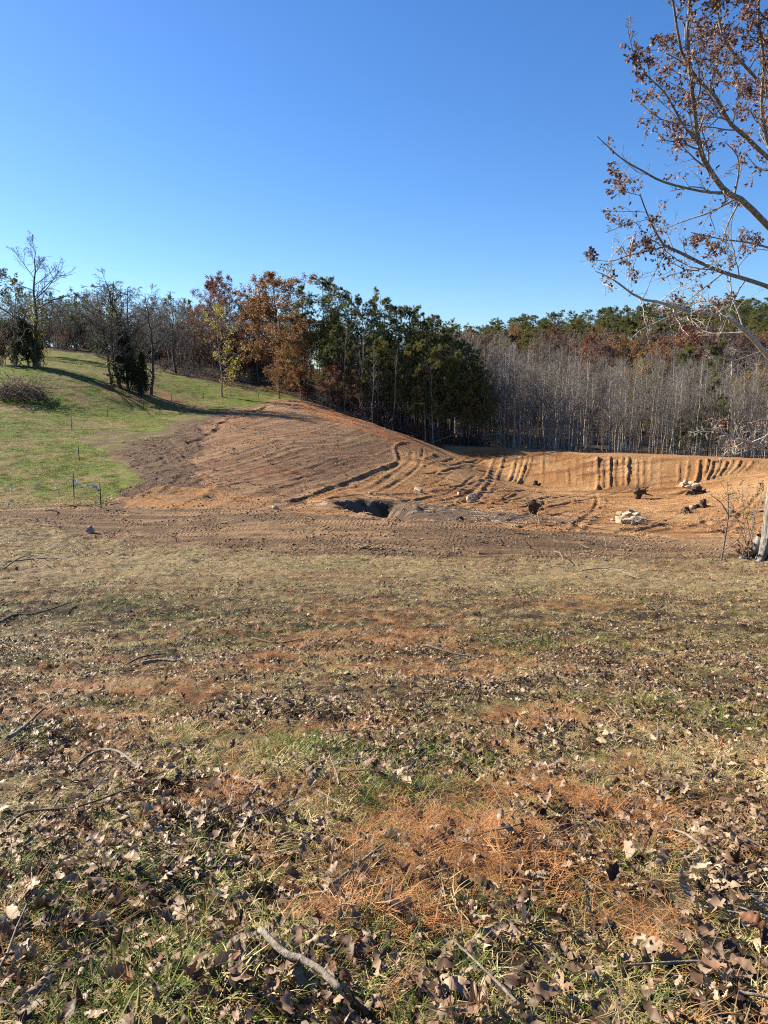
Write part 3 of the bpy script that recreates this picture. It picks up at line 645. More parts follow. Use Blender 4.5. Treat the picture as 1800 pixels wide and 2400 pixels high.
# far hillside
hx0 = lambda y: xw(960, y); hx1 = lambda y: xw(1900, y)
for i, (x, y) in enumerate(spots(rng, 130, 140, 200, hx0, hx1, 2.6)):
    px = 900 + x / y * FPX; s = float(np.clip((at(px, np.interp(px, [1000, 1400, 1800], [775, 808, 815]) + rng.uniform(-5, 45), y)[2] - gh(x, y)[0]) / 15.5, .3, .95))
    plant(BARE[i % 5], 'bare_hardwood', x, y, s, rng.uniform(0, 6.3), 'grey leafless hardwood on the far hillside', 'tree', 'leafless hardwoods on the far hillside')
for i, (x, y) in enumerate(spots(rng, 175, 245, 335, hx0, hx1, 3.0)):
    px = 900 + x / y * FPX; s = float(np.clip((at(px, np.interp(px, [1000, 1200, 1400, 1700, 1850], [765, 742, 720, 698, 690]) + rng.uniform(-3, 34), y)[2] - gh(x, y)[0]) / 18, .4, 1.6))
    plant(PINE[i % 7], 'ridge_pine', x, y, s * 1.3, rng.uniform(0, 6.3), 'dark evergreen pine along the far ridge line', 'tree', 'pines along the far ridge', sz=1 / 1.3)
for i, (x, y) in enumerate(spots(rng, 85, 165, 265, hx0, hx1, 4.0)):
    px = 900 + x / y * FPX; s = float(np.clip((at(px, np.interp(px, [1000, 1200, 1400, 1700], [768, 765, 760, 752]) + rng.uniform(5, 80), y)[2] - gh(x, y)[0]) / 15.5, .3, 1.1))
    plant(RUST[[2, 0, 3, 2, 1, 3, 2][i % 7]], 'autumn_hardwood', x, y, s, rng.uniform(0, 6.3), 'brown leaved autumn hardwood on the far hillside', 'tree', 'brown leaved hardwoods on the far hillside')
def at_top(px, ptop, Y, h):   # base x,y, scale so that a tree of height h reaches pixel row ptop
    x = xw(px, Y); zt = at(px, ptop, Y)[2]; return x, Y, (zt - gh(x, Y)[0]) / h
def hero(parts, name, px, ptop, Y, h, label, rot=0, wide=1.0, cat='tree', group=None):
    x, y, s = at_top(px, ptop, Y, h)
    r = plant(parts, name, x, y, s, rot, label, cat, group); r.scale = (s * wide, s * wide, s); return r
for i, (x, y) in enumerate(spots(rng, 80, 205, 250, hx0, hx1, 3.6)):
    px = 900 + x / y * FPX; s = float(np.clip((at(px, np.interp(px, [1000, 1200, 1400, 1700, 1850], [768, 748, 732, 716, 712]) + rng.uniform(8, 75), y)[2] - gh(x, y)[0]) / 11, .45, 1.7))
    plant(PINEY[i % 4], 'hillside_pine', x, y, s, rng.uniform(0, 6.3), 'olive green bushy pine on the upper slope of the far hill', 'tree', 'bushy pines on the upper slope of the far hill')
CRIM = proto_leafy(361, 14, .2, .40, LF_CRIM, 12, .26)
hero(CRIM, 'crimson_maple', 1605, 752, 180, 14, 'crimson leaved tree on the far hillside behind the oak limb', wide=.75)
hero(CRIM, 'crimson_maple', 1735, 788, 175, 14, 'smaller crimson tree at the right end of the far hillside', 2.0, .45)
hero(PINEY[0], 'round_pine', 1605, 805, 150, 11, 'bright green rounded pine below the crimson tree', 1.0, .75)
hero(PINEY[1], 'round_pine', 1680, 795, 158, 11, 'olive green pine to the right of the rounded green pine', 2.0, .8)
GOLD = proto_leafy(362, 14, .18, .36, LF_GOLD, 11, .24)
hero(GOLD, 'golden_hardwood', 1505, 828, 132, 14, 'golden brown round crowned tree among the grey trees behind the dam', 0, .62)
hero(RUST[1], 'copper_hardwood', 1400, 758, 205, 16, 'copper orange tree high on the hillside above the grey stand', 0, .7)
hero(RUST[1], 'copper_hardwood', 1205, 752, 225, 16, 'orange tree near the left end of the far ridge', 2, .6)
hero(RUST[0], 'rusty_hardwood', 1294, 752, 220, 16, 'narrow rust red tree under the ridge pines', 1, .45)
hero(GOLD, 'golden_hardwood', 1770, 850, 120, 14, 'thin yellow tree among the grey stand at the right edge', 3, .6)
hero(PINEY[2], 'young_pine', 1670, 880, 103, 11, 'slim young green pine standing in the grey stand', 0, .7)
hero(PINEY[3], 'young_pine', 1598, 985, 100, 11, 'small dark pine at the foot of the grey stand', 0, .7)
hero(PINEY[3], 'young_pine', 1640, 940, 101, 11, 'leaning green pine beside the slim young pine', 1, .6)
# pine wood at the centre
tops = [(715, 668, 113), (760, 648, 114), (800, 668, 118), (842, 700, 112), (880, 690, 112), (925, 716, 112), (960, 716, 113), (1000, 748, 110), (1025, 742, 112), (1060, 775, 109), (1090, 800, 108), (1118, 838, 106), (820, 690, 122), (900, 705, 122), (980, 735, 120), (1045, 765, 118)]
ORD = ['first', 'second', 'third', 'fourth', 'fifth', 'sixth', 'seventh', 'eighth', 'ninth', 'tenth', 'eleventh', 'twelfth', 'thirteenth', 'fourteenth', 'fifteenth', 'sixteenth']
for i, (px, pt, Y) in enumerate(sorted(tops)):
    hero(PINE[(i * 3) % 7], 'tall_pine', px, pt, Y, 18, 'tall dark pine, %s from the left on the skyline of the pine wood' % ORD[i], rng.uniform(0, 6), 1.0, group='tall pines of the wood beside the cleared slope')
for i, (px, pt, Y) in enumerate(sorted([(765, 800, 108), (830, 810, 106.5), (900, 800, 105.5), (950, 815, 104.5), (990, 800, 104), (1030, 820, 103.5), (1065, 830, 104), (1010, 850, 102.8), (870, 840, 104.8), (1100, 870, 103), (1140, 900, 103)])):
    hero(PINEY[i % 4], 'young_pine', px, pt, Y, 11, 'shorter olive green pine, %s from the left at the front of the pine wood' % ORD[i], rng.uniform(0, 6), .8, group='shorter pines at the front of the pine wood')
sp = spots(rng, 75, 104, 175, lambda y: xw(690, y), lambda y: xw(1150, y), 1.6, clear, ypow=1.4)
for i, (x, y) in enumerate(sp):
    plant(PINE[i % 7], 'wood_pine', x, y, rng.uniform(.6, .74), rng.uniform(0, 6.3), 'thin dark trunked pine in the shade of the pine wood', 'tree', 'shaded pines inside the pine wood')
sp = spots(rng, 70, 102, 150, lambda y: xw(800, y), lambda y: xw(1130, y), .9, clear, ypow=1.4)
for i, (x, y) in enumerate(sp):
    plant(POP[i % 8], 'shaded_poplar', x, y, rng.uniform(.5, .68), rng.uniform(0, 6.3), 'thin leafless trunk in the shade under the pines', 'tree', 'thin leafless trees under the pines')
# left of the pines: broadleaved trees
BIGC = proto_leafy(371, 18, .26, .33, LF_COPPER, 20, .21, .12, n1=38); BIGR = proto_leafy(372, 18, .26, .33, LF_RUST, 18, .20, .14, n1=36)
hero(BIGC, 'copper_oak', 655, 640, 119, 17, 'large copper leaved tree left of the pine wood', 0, 1.1)
hero(BIGC, 'copper_oak', 705, 735, 113, 17, 'dark golden lower tree in front of the large copper tree', 2.2, 1.0)
hero(BIGR, 'rust_oak', 520, 655, 130, 17, 'rust red round crowned tree behind the yellow sapling', 0, 1.0)
hero(BIGR, 'rust_oak', 600, 700, 128, 17, 'orange rust tree between the rust red and the copper tree', 2.0, .8)
hero(BIGR, 'rust_oak', 470, 720, 136, 17, 'dull rust tree at the left of the rust red tree', 4.0, .7)
hero(RUST[1], 'beech_sapling', 655, 850, 109, 16, 'low orange leaved sapling at the corner of the field', 0, 1.5)
hero(RUST[0], 'beech_sapling', 775, 845, 107, 16, 'low rust leaved sapling at the front of the pine wood', 2, 1.3)
hero(RUST[1], 'beech_sapling', 840, 850, 106, 16, 'faded orange sapling under the front pines', 4, 1.0)
YEL = proto_leafy(381, 12, .12, .32, LF_YEL, 3, .27, .12, dark=False, keep=.45, up=.07, n1=22)
hero(YEL, 'yellow_sapling', 520, 722, 107, 11.5, 'small tree with sparse yellow leaves on the grassy field', 0, .95)
# field trees
def vine(parts_info, mat, seed, t0, t1, n, size):
    r2 = np.random.default_rng(seed); P = parts_info[0]; p, d = along(r2, P, n, t0); zmax = P[0, -1, 2]
    p = p[p[:, 2] < zmax * t1] + 0; p = p + r2.normal(0, .55, p.shape); return ('vine', MB().add(*leaf_quads(r2, p, size)).mesh('vine', [mat]))
pa, ia = proto_bare(401, 17, .26, .42, 5, n3=3, t0=.25); pb, ib = proto_bare(402, 15, .2, .34, 4, n3=3); pc, ic = proto_bare(403, 15, .22, .32, 5, n3=3); pd, idd = proto_bare(404, 15, .15, .32, 4, n3=3)
hero(pa + [vine(ia, LF_YEL, 1, .12, .55, 700, .2), ('ivy', vine(ia, LF_GREEN, 3, .02, .6, 2200, .19)[1])], 'bare_field_tree', 85, 560, 102, 17, 'tall bare forked tree with yellow vine leaves at the left of the field', 1.0, 1.25)
hero(pb + [vine(ib, LF_VINE, 4, .05, .7, 1200, .16)], 'bare_field_tree', 283, 640, 96, 15, 'bare tree leaning left in the clump around the cedar', .4, 1.35)
hero(pd, 'bare_field_tree', 300, 655, 97.5, 15, 'middle bare stem of the clump around the cedar', 2.4, 1.4)
hero(pc + [vine(ic, LF_VINE, 2, .05, .92, 4500, .17)], 'bare_field_tree', 333, 640, 96.5, 15, 'vine clad bare tree at the right of the cedar', 3.3, 1.4)
hero(pd, 'bare_field_tree', 262, 662, 97, 15, 'outermost bare stem on the left side of the clump', 5.0, 1.3)
hero(pb, 'bare_field_tree', 352, 668, 97.4, 15, 'outermost bare stem on the right side of the clump', 3.6, 1.2)
CED = proto_cedar(411, 6, 2.3)
hero(CED, 'cedar_tree', 300, 785, 95.5, 6, 'dark cedar bush at the foot of the bare field trees', 0, .9)
hero(CED, 'cedar_tree', 335, 830, 95, 6, 'low dark cedar against the right foot of the bare clump', 2, .55)
hero(proto_cedar(412, 6, 2.6), 'cedar_tree', 72, 755, 101, 6, 'dark cedar bush under the tall bare tree at the left', 0, .85)
SHR = [proto_shrub(420 + i, 2.4, 1.8, m, 22, 5, .14) for i, m in enumerate([LF_GREEN, LF_MAUVE, LF_RUST, None])]
hero(SHR[0], 'green_shrub', 40, 790, 101, 2.4, 'green leafy shrub left of the dark cedar', 0, .7, 'shrub')
hero(SHR[1], 'plum_shrub', 8, 760, 103, 2.4, 'pinkish brown shrub at the left edge of the field', 0, .7, 'shrub')
hero(SHR[0], 'green_shrub', 95, 780, 100.5, 2.4, 'olive shrub at the right of the tall bare tree', 2, .6, 'shrub')
hero(pb, 'low_bare_tree', 415, 690, 127, 15, 'wide bare grey tree at the far edge of the field', 1, 1.3)
hero(pd, 'low_bare_tree', 455, 720, 128, 15, 'second bare grey tree right of the wide one', 2, 1.2)
# bramble heap
def bramble(seed, w, h, n=420):
    r2 = np.random.default_rng(seed); K = 7; P = np.zeros((n, K, 3)); a = r2.uniform(0, 6.28, n); rr = np.sqrt(r2.random(n)) * .8
    P[:, 0] = np.stack([np.cos(a) * rr * w, np.sin(a) * rr * w * .7, r2.random(n) * h * (1 - rr ** 2) * .6], 1)
    d = nrm(r2.normal(size=(n, 3)) * [1, 1, .4] + [0, 0, .5])
    for k in range(1, K): d = nrm(d + .25 * r2.normal(size=d.shape) - [0, 0, .16]); P[:, k] = P[:, k - 1] + d * .42; P[:, k, 2] = np.maximum(P[:, k, 2], -.1)
    R = np.linspace(.022, .008, K)[None].repeat(n, 0); p, _ = along(r2, P, 6)
    return [('canes', MB().add(*tubes(P, R, 3)).mesh('canes', [BK_DARK])), ('foliage', MB().add(*leaf_quads(r2, p, .14)).mesh('foliage', [LF_MAUVE]))]
p = on_ground(30, 938); plant(bramble(5, 3.6, 2.2), 'bramble_heap', p[0], p[1] + 1, 1.15, 0, 'dark bramble thicket on the grass at the left edge', 'bramble')
# woods behind the field
for i, (px, pt, Y) in enumerate([(14, 612, 128), (52, 650, 132), (135, 682, 160), (165, 692, 158), (190, 680, 150), (212, 690, 155), (240, 705, 158), (405, 690, 150), (375, 705, 155), (452, 700, 150), (-30, 640, 135), (270, 715, 160), (350, 720, 160), (110, 700, 165)]):
    hero(PINE[i % 7], 'back_pine', px, pt, Y, 18, ['tall pine at the left edge behind the bare forked tree', 'slim tall pine just behind the bare forked tree'][i] if i < 2 else 'dark pine in the wood behind the grassy field', rng.uniform(0, 6), .9, group=None if i < 2 else 'pines in the wood behind the field')
def okb(x, y): return clear(x, y) and not (x > xw(560, y) and y < 122)
sp = spots(rng, 170, 126, 190, lambda y: xw(-120, y), lambda y: xw(720, y), 1.8, okb, ypow=1.2)
for i, (x, y) in enumerate(sp):
    plant(BARE[i % 5], 'back_bare_tree', x, y, rng.uniform(.58, .80), rng.uniform(0, 6.3), 'grey leafless tree in the wood behind the field', 'tree', 'leafless trees in the wood behind the field')
sp = spots(rng, 130, 124, 175, lambda y: xw(-120, y), lambda y: xw(700, y), 1.6, okb, ypow=1.5)
for i, (x, y) in enumerate(sp):
    plant(SHR[[0, 1, 3, 2, 3, 1, 3][i % 7]], 'edge_shrub', x, y, rng.uniform(.9, 1.4) + max(0, (y - 128)) * .035, rng.uniform(0, 6.3), 'brushy shrub along the wood edge behind the field', 'shrub', 'brushy shrubs along the wood edge')
sp = spots(rng, 60, 101, 120, lambda y: xw(690, y), lambda y: xw(1120, y), 1.2, clear, ypow=1.5)
for i, (x, y) in enumerate(sp):
    plant(SHR[[3, 1, 2, 3][i % 4]], 'wood_shrub', x, y, rng.uniform(.5, 1.5), rng.uniform(0, 6.3), 'twiggy shrub at the foot of the pine wood', 'shrub', 'twiggy shrubs at the foot of the pine wood')

# ------------------------------------------------------------------ the oak at the right
def leaf_shape():
    """one lobed oak leaf, unit length along +Y, as a grid of three columns (left, midrib, right)"""
    y = np.linspace(0, 1, 14); w = .36 * np.sin(np.pi * np.clip(y * .93 + .05, 0, 1) ** .95) * (.66 + .34 * np.cos(2 * np.pi * (3.3 * y - .35))) + .01
    V = []; F = []
    for i, (a, b) in enumerate(zip(w, y)): V += [(-a, b + a * .22, 0), (0, b, 0), (a, b + a * .22, 0)]
    for i in range(len(w) - 1): F += [(3 * i, 3 * i + 1, 3 * i + 4, 3 * i + 3), (3 * i + 1, 3 * i + 2, 3 * i + 5, 3 * i + 4)]
    return np.array(V, float), np.array(F)
LV, LF_ = leaf_shape()
def curled_leaf(rng, curl=1.0):
    """an oak leaf of its own outline: lobes, fold along the midrib, curl and crumple differ"""
    y0 = np.linspace(0, 1, 14); nl = rng.uniform(2.2, 4.2); am = rng.uniform(.12, .36); wd = rng.uniform(.24, .40)
    V = []
    for sgn in (-1, 0, 1):
        w = wd * np.sin(np.pi * np.clip(y0 * .93 + .05, 0, 1) ** rng.uniform(.85, 1.2)) * (1 - am + am * np.cos(2 * np.pi * (nl * y0 - rng.uniform(.2, .5)))) * rng.uniform(.8, 1.1, 14) + .01
        V.append(np.stack([sgn * w, y0 + abs(sgn) * w * .2, 0 * y0], 1))
    V = np.stack(V, 1).reshape(-1, 3); x = V[:, 0].copy(); y = V[:, 1].copy()
    a = rng.uniform(.2, 1.4) * curl * rng.choice([-1, 1]); fold = rng.uniform(-.2, .9)
    V[:, 2] += a * x * x * 2.2 + fold * np.abs(x) + .10 * np.sin(y * rng.uniform(5, 11) + rng.uniform(0, 6)) * np.abs(x) * 2 + rng.normal(0, .03, len(x)) * (np.abs(x) > .01)
    bnd = rng.uniform(-.3, .8) * curl; V[:, 2] += bnd * (y - .5) ** 2; V[:, 0] = x * (1 - .3 * np.clip(abs(fold) + abs(a) * .3, 0, 1.5)); V[:, 1] -= .12 * bnd * (y - .5)
    V[:, 0] += .22 * rng.normal() * (y - .3) ** 2 + rng.normal(0, .012, len(x))
    tw = rng.normal(0, .5) * (y - .4); V[:, 2] += np.sin(tw) * V[:, 0]
    st = np.array([[-.008, -.18, .02], [.008, -.18, .02], [.01, .02, 0], [-.01, .02, 0]])
    return np.concatenate([V, st]), np.concatenate([LF_, [[42, 43, 44, 45]]])
OD = 29.0
def limb(pts, r0, r1, K=18): 
    P = np.array([at(*p) for p in pts]); return smooth_line(P, K)[None], np.linspace(r0, r1, K)[None] ** 1
base = on_ground(1800, 1308)
TK = np.array([base - [0, 0, .5], base + [0, 0, .0], base + [.15, 0, .6], at(1818, 1200, base[1]), at(1846, 980, base[1]), at(1868, 700, base[1]), at(1866, 450, base[1]), at(1856, 150, base[1]), at(1860, -300, base[1])])
TP = smooth_line(TK, 34)[None]; TR = np.interp(np.linspace(0, 1, 34), [0, .12, .2, .3, .6, 1], [.80, .66, .54, .48, .38, .12])[None]
oak = obj('oak_tree', None, loc=base, label='oak with brown clinging leaves leaning in at the right edge', cat='tree')
r3 = np.random.default_rng(77)
limbs = [  # (points (px,py,Y)), r0, r1, leaves per twig, n secondary
    ([(1866, 600, 30.5), (1800, 530, 29), (1740, 470, 28), (1700, 448, 27.3), (1655, 385, 26.5), (1638, 335, 26), (1625, 240, 25.5), (1616, 150, 25), (1612, 60, 24.5), (1625, -60, 24)], .125, .04, 1.0, 24),
    ([(1705, 450, 27.4), (1655, 450, 26.6), (1560, 428, 25.5), (1505, 400, 25), (1455, 370, 24.5), (1400, 320, 24)], .055, .012, .1, 6),
    ([(1638, 338, 26), (1600, 290, 25.3), (1560, 220, 24.6), (1515, 175, 24.2), (1485, 125, 24), (1470, 60, 23.7)], .04, .010, .12, 7),
    ([(1866, 420, 30.5), (1800, 370, 28.5), (1745, 318, 27.5), (1708, 285, 26.8), (1680, 230, 26), (1640, 190, 25.6), (1600, 130, 25), (1580, 20, 24.4), (1570, -40, 24)], .085, .03, 1.2, 24),
    ([(1867, 500, 31), (1840, 420, 31), (1800, 335, 30), (1785, 250, 29.5), (1790, 150, 29), (1780, 60, 28.5), (1775, -50, 28)], .09, .04, 1.8, 28),
    ([(1866, 350, 31), (1830, 260, 31.5), (1760, 170, 31.5), (1700, 100, 31), (1680, 20, 31), (1660, -60, 31)], .08, .03, 1.7, 28),
    ([(1868, 700, 30.8), (1800, 672, 29), (1750, 655, 28), (1700, 640, 27), (1650, 620, 26), (1590, 590, 25), (1560, 577, 24.5), (1546, 560, 24.2), (1520, 510, 23.8), (1500, 455, 23.4)], .095, .018, .4, 16),
    ([(1558, 578, 24.5), (1510, 590, 24), (1470, 600, 23.7), (1432, 612, 23.4), (1380, 608, 23)], .03, .007, .45, 8),
    ([(1866, 640, 31), (1820, 590, 31.5), (1760, 570, 31.5), (1690, 560, 31), (1620, 545, 30.5)], .06, .015, .7, 14),
    ([(1862, 905, 30.6), (1800, 835, 28.8), (1770, 800, 28), (1740, 770, 27.3), (1710, 748, 26.7), (1680, 740, 26.2), (1600, 725, 25.3), (1545, 708, 24.6), (1500, 700, 24), (1455, 668, 23.5), (1425, 648, 23.2), (1395, 636, 22.9)], .11, .012, .1, 15),
    ([(1738, 768, 27.3), (1700, 725, 26.6), (1672, 708, 26.2), (1630, 708, 25.7), (1590, 715, 25.2)], .05, .010, .1, 8),
    ([(1608, 728, 25.3), (1570, 742, 24.9), (1530, 760, 24.5), (1500, 775, 24.2), (1480, 795, 24)], .035, .008, 0, 6),
    ([(1856, 1100, 30.5), (1800, 1055, 29), (1770, 1040, 28.4), (1730, 1030, 27.6), (1695, 1015, 27), (1652, 1003, 26.4)], .085, .016, 0.02, 16),
    ([(1800, 820, 28.8), (1765, 830, 28), (1720, 845, 27.4), (1680, 835, 27), (1655, 828, 26.6)], .03, .008, 0, 4)]
tr = MB().add(*tubes(TP - base, TR, 16))
fl = []
for k in range(7):   # root flare
    a = k / 7 * 6.28 + .3; v = np.array([math.cos(a), math.sin(a), 0]); q = [v * .35 + [0, 0, .9], v * .6 + [0, 0, .35], v * .95 + [0, 0, .02], v * 1.4 - [0, 0, .3]]
    P = smooth_line(q, 8)[None]; tr.add(*tubes(P, np.linspace(.26, .08, 8)[None], 7))
obj('trunk', tr.mesh('trunk', [BK_OAK], True), oak)
leafP = []; leafD = []; twd = MB(); twp = MB()
for pts, ra, rb, lv, ns in limbs:
    P, R = limb(pts, ra, rb); twm = twd if pts[1][1] < 690 else twp
    obj('limb', MB().add(*tubes(P - base, R, 8)).mesh('limb', [BK_OAKL if pts[1][1] < 690 else BK_PALE], True), oak)
    a, ar = grow(r3, P, R, ns, .2, 1.0, (52, 16), .24, 7, .16, .05, .4, lfun=lambda t: 1.3 - .95 * t)
    b, br = grow(r3, a, ar, 6, .15, 1, (46, 16), .5, 6, .22, .02, .5)
    c, cr = grow(r3, b, br, 4, .25, 1, (44, 16), .55, 4, .22, .0, .6, absr=.005)
    twm.add(*tubes(a, np.maximum(ar, .010), 5)); twm.add(*tubes(b, np.maximum(br, .006), 4)); twm.add(*tubes(c, np.maximum(cr, .004), 3))
    if lv:
        q, d = along(r3, c, 4, .2); gg = fbm(c[:, -1, 0] * 1.4 + c[:, -1, 2], c[:, -1, 1] * 1.4 - c[:, -1, 2] * .8, 2, 4); cl = np.repeat(gg + r3.normal(0, .15, len(gg)) > .34 - .42 * lv, 4) & (r3.random(len(q)) < .85); leafP.append(q[cl]); leafD.append(d[cl])
        q, d = along(r3, b, 2, .6); cl = r3.random(len(q)) < lv * .12; leafP.append(q[cl]); leafD.append(d[cl])
for twm, bk in ((twd, BK_OAKL), (twp, BK_PALE)): obj('twigs', mk_mesh('twigs', np.concatenate(twm.V) - base, twm.F, [bk]), oak)
leafP = np.concatenate(leafP); leafD = np.concatenate(leafD)
def place_leaves(r2, P, D, size, V0s):
    N = len(P); yy = nrm(D + .7 * r2.normal(size=D.shape) - np.array([0, 0, .5])); xx = nrm(np.cross(yy, r2.normal(size=yy.shape))); zz = np.cross(xx, yy)
    s = (size * r2.uniform(.65, 1.2, N))[:, None, None]; out = MB()
    for v in range(len(V0s)):
        V, F = V0s[v]; k = np.nonzero(np.arange(N) % len(V0s) == v)[0]
        W = P[k][:, None, :] + s[k] * (V[None, :, 0:1] * xx[k][:, None, :] + V[None, :, 1:2] * yy[k][:, None, :] + V[None, :, 2:3] * zz[k][:, None, :])
        out.add(W.reshape(-1, 3), (F[None] + (np.arange(len(k)) * len(V))[:, None, None]).reshape(-1, F.shape[1]))
    return out
small = []
for i in range(5):
    V, F = curled_leaf(r3, 1.2); small.append((V[[1, 12, 13, 14, 21, 22, 23, 30, 31, 32, 40]], np.array([[0, 3, 2, 1], [1, 2, 5, 4], [2, 3, 6, 5], [4, 5, 8, 7], [5, 6, 9, 8], [7, 8, 9, 10]])))
vis = np.argsort(np.linalg.norm(leafP, axis=1))
inview = (leafP[:, 0] / leafP[:, 1] < .53)
order = np.concatenate([vis[inview[vis]], vis[~inview[vis]]])
solo, rest = order[:290], order[290:]
me_leaf = [mk_mesh('oak_leaf_blade', V, F, [LF_OAK]) for V, F in small]
LFO2 = leafy('oak_leaf_single', [(.09, .045, .032), (.17, .09, .062), (.28, .17, .125), (.17, .06, .034)], trans=.28, obj_rand=True, spread=0.0)
for m_ in me_leaf: m_.materials[0] = LFO2
for q, k in enumerate(solo):
    d = Vector(leafD[k] + .7 * r3.normal(size=3) - np.array([0, 0, .5])); e = d.to_track_quat('Y', 'Z').to_euler()
    obj('leaf', me_leaf[q % 5], oak, loc=leafP[k] - base, rot=e, sc=.15 * r3.uniform(.65, 1.2))
L = place_leaves(r3, leafP[rest] - base, leafD[rest], .155, small)
obj('leaf_mass', L.mesh('leaf_mass', [LF_OAK]), oak, kind='stuff')

# sapling and shrub near the oak
sb = on_ground(1690, 1316)
sap = obj('bare_sapling', None, loc=sb, label='thin leafless sapling in front of the sandy bank left of the oak', cat='tree')
Y = sb[1]; st = [[(1690, 1318), (1701, 1251), (1707, 1204), (1706, 1160), (1705, 1133)], [(1707, 1206), (1691, 1180), (1677, 1168), (1663, 1159)], [(1695, 1292), (1712, 1278), (1738, 1257)], [(1700, 1260), (1690, 1240), (1684, 1215)], [(1707, 1195), (1716, 1170), (1722, 1150)]]
for k, s_ in enumerate(st):
    P = smooth_line(np.array([at(x, y, Y - .1 * k) for x, y in s_]) - sb, 12)[None]; R = np.linspace([.045, .03, .03, .012, .012][k], .008, 12)[None]
    m = MB().add(*tubes(P, R, 6)); a, ar = grow(r3, P, R, 4, .4, 1, (40, 14), .22, 4, .12, .05, .5); m.add(*tubes(a, np.maximum(ar, .004), 3))
    obj('stem', m.mesh('stem', [BK_GREY], True), sap)
p = on_ground(1770, 1290)
shr = proto_shrub(431, 4.2, 1.0, LF_GREEN, 5, 2, .12, 5); plant(shr, 'sprout_shrub', p[0] + .2, p[1] + 1.2, .95, 1.0, 'leafy sprouts growing up beside the oak trunk', 'shrub')
p = on_ground(1745, 1312); plant(proto_shrub(433, 1.0, .8, LF_RUST, 8, 3, .1, 4), 'low_shrub', p[0], p[1], 1.0, 0, 'low twiggy growth at the foot of the oak', 'shrub')

# ------------------------------------------------------------------ things on the ground
M_STONE = plain('pale_stone', (.34, .25, .155), .9, 0, .5, 2)
M_GREYS = plain('grey_stone', (.22, .21, .19), .9, 0, .3, 6)
M_ROOT = bark('stump_wood', (.045, .03, .02), (.12, .08, .05), 5, .6)
M_ROOTL = bark('pale_stump_wood', (.20, .15, .10), (.36, .29, .20), 5, .6)
M_STEEL = plain('post_steel', (.03, .035, .03), .5, .4)
M_TAPE = plain('blue_tape', (.16, .30, .68), .4, 0, .1)
M_TAPEW = plain('pale_tape', (.50, .62, .75), .4, 0, .1)
M_STICK = bark('weathered_stick', (.11, .088, .066), (.25, .21, .165), 22, .5, stretch=1)
M_STICKD = bark('dark_stick', (.07, .05, .035), (.16, .12, .085), 14, .3, stretch=1)
M_CHIP = plain('fresh_wood', (.55, .40, .22), .8, 0, .2, 10)
def rock(seed, flat=.7, cuts=9):
    import bmesh
    r2 = np.random.default_rng(seed); bm = bmesh.new(); bmesh.ops.create_icosphere(bm, subdivisions=3, radius=1)
    V = np.array([v.co for v in bm.verts])
    for _ in range(cuts):
        nrm_ = nrm(r2.normal(size=3)); d = r2.uniform(.45, .8); k = V @ nrm_; V -= np.maximum(k - d, 0)[:, None] * nrm_[None]
    V *= [r2.uniform(.8, 1.3), r2.uniform(.7, 1.1), flat * r2.uniform(.7, 1.2)]; V += .02 * r2.normal(size=V.shape)
    for v, c in zip(bm.verts, V): v.co = c
    me = bpy.data.meshes.new('rock'); bm.to_mesh(me); bm.free(); me.materials.append(M_STONE); return me
ROCKS = [rock(500 + i) for i in range(7)]
def put_rock(px, py, s, up=0.0, lab='', name='boulder', grp=None, me=None, mat=None):
    p = on_ground(px, py); me = me or ROCKS[random.Random(px * 7 + py).randrange(7)]
    o = obj(name, me, loc=p + [0, 0, s * .35 + up], rot=(random.Random(px).uniform(-.5, .5), random.Random(py).uniform(-.5, .5), px * 1.3), sc=s, label=lab, cat='rock', group=grp)
    return o
heap = [(1452, 1226, .50, 0), (1462, 1226, .55, 0), (1476, 1228, .5, 0), (1490, 1226, .55, 0), (1500, 1224, .5, 0), (1484, 1221, .5, .2), (1468, 1221, .5, .25), (1478, 1219, .45, .35), (1490, 1219, .45, .35), (1458, 1220, .5, .25)]
for i, (a, b, s, up) in enumerate(heap):
    put_rock(a, b, s * .8, up * .8, 'pale tan boulder lying on top of the rock heap' if i == 7 else 'pale tan boulder in the rock heap on the basin floor', grp=None if i == 7 else 'boulders of the rock heap')
put_rock(1440, 1222, .22, 0, 'small stone just left of the rock heap')
for i, (a, b, s) in enumerate([(1600, 1144, .55), (1612, 1147, .5), (1622, 1141, .75), (1630, 1144, .6), (1606, 1136, .6), (1590, 1143, .35)]):
    put_rock(a, b, s * .85, 0, 'largest pale slab of the stones at the foot of the dam' if i == 2 else 'pale stone among those at the foot of the dam', grp=None if i == 2 else 'stones at the foot of the dam')
put_rock(1105, 1176, .62, .1, 'rounded pale boulder alone on the basin floor near the pit')
put_rock(980, 1152, .4, 0, 'pale stone on the clay slope above the pit'); put_rock(645, 1193, .22, 0, 'small pale stone on the road verge by the cut slope')
put_rock(1075, 1160, .25, 0, 'small stone left of the rounded pale boulder'); put_rock(868, 1160, .2, 0, 'small stone on the clay behind the pit')
o = put_rock(212, 1250, .36, .05, 'grey stone in the dry grass beside the road'); o.data = o.data.copy(); o.data.materials[0] = M_GREYS; o.scale = (.22, .22, .3)
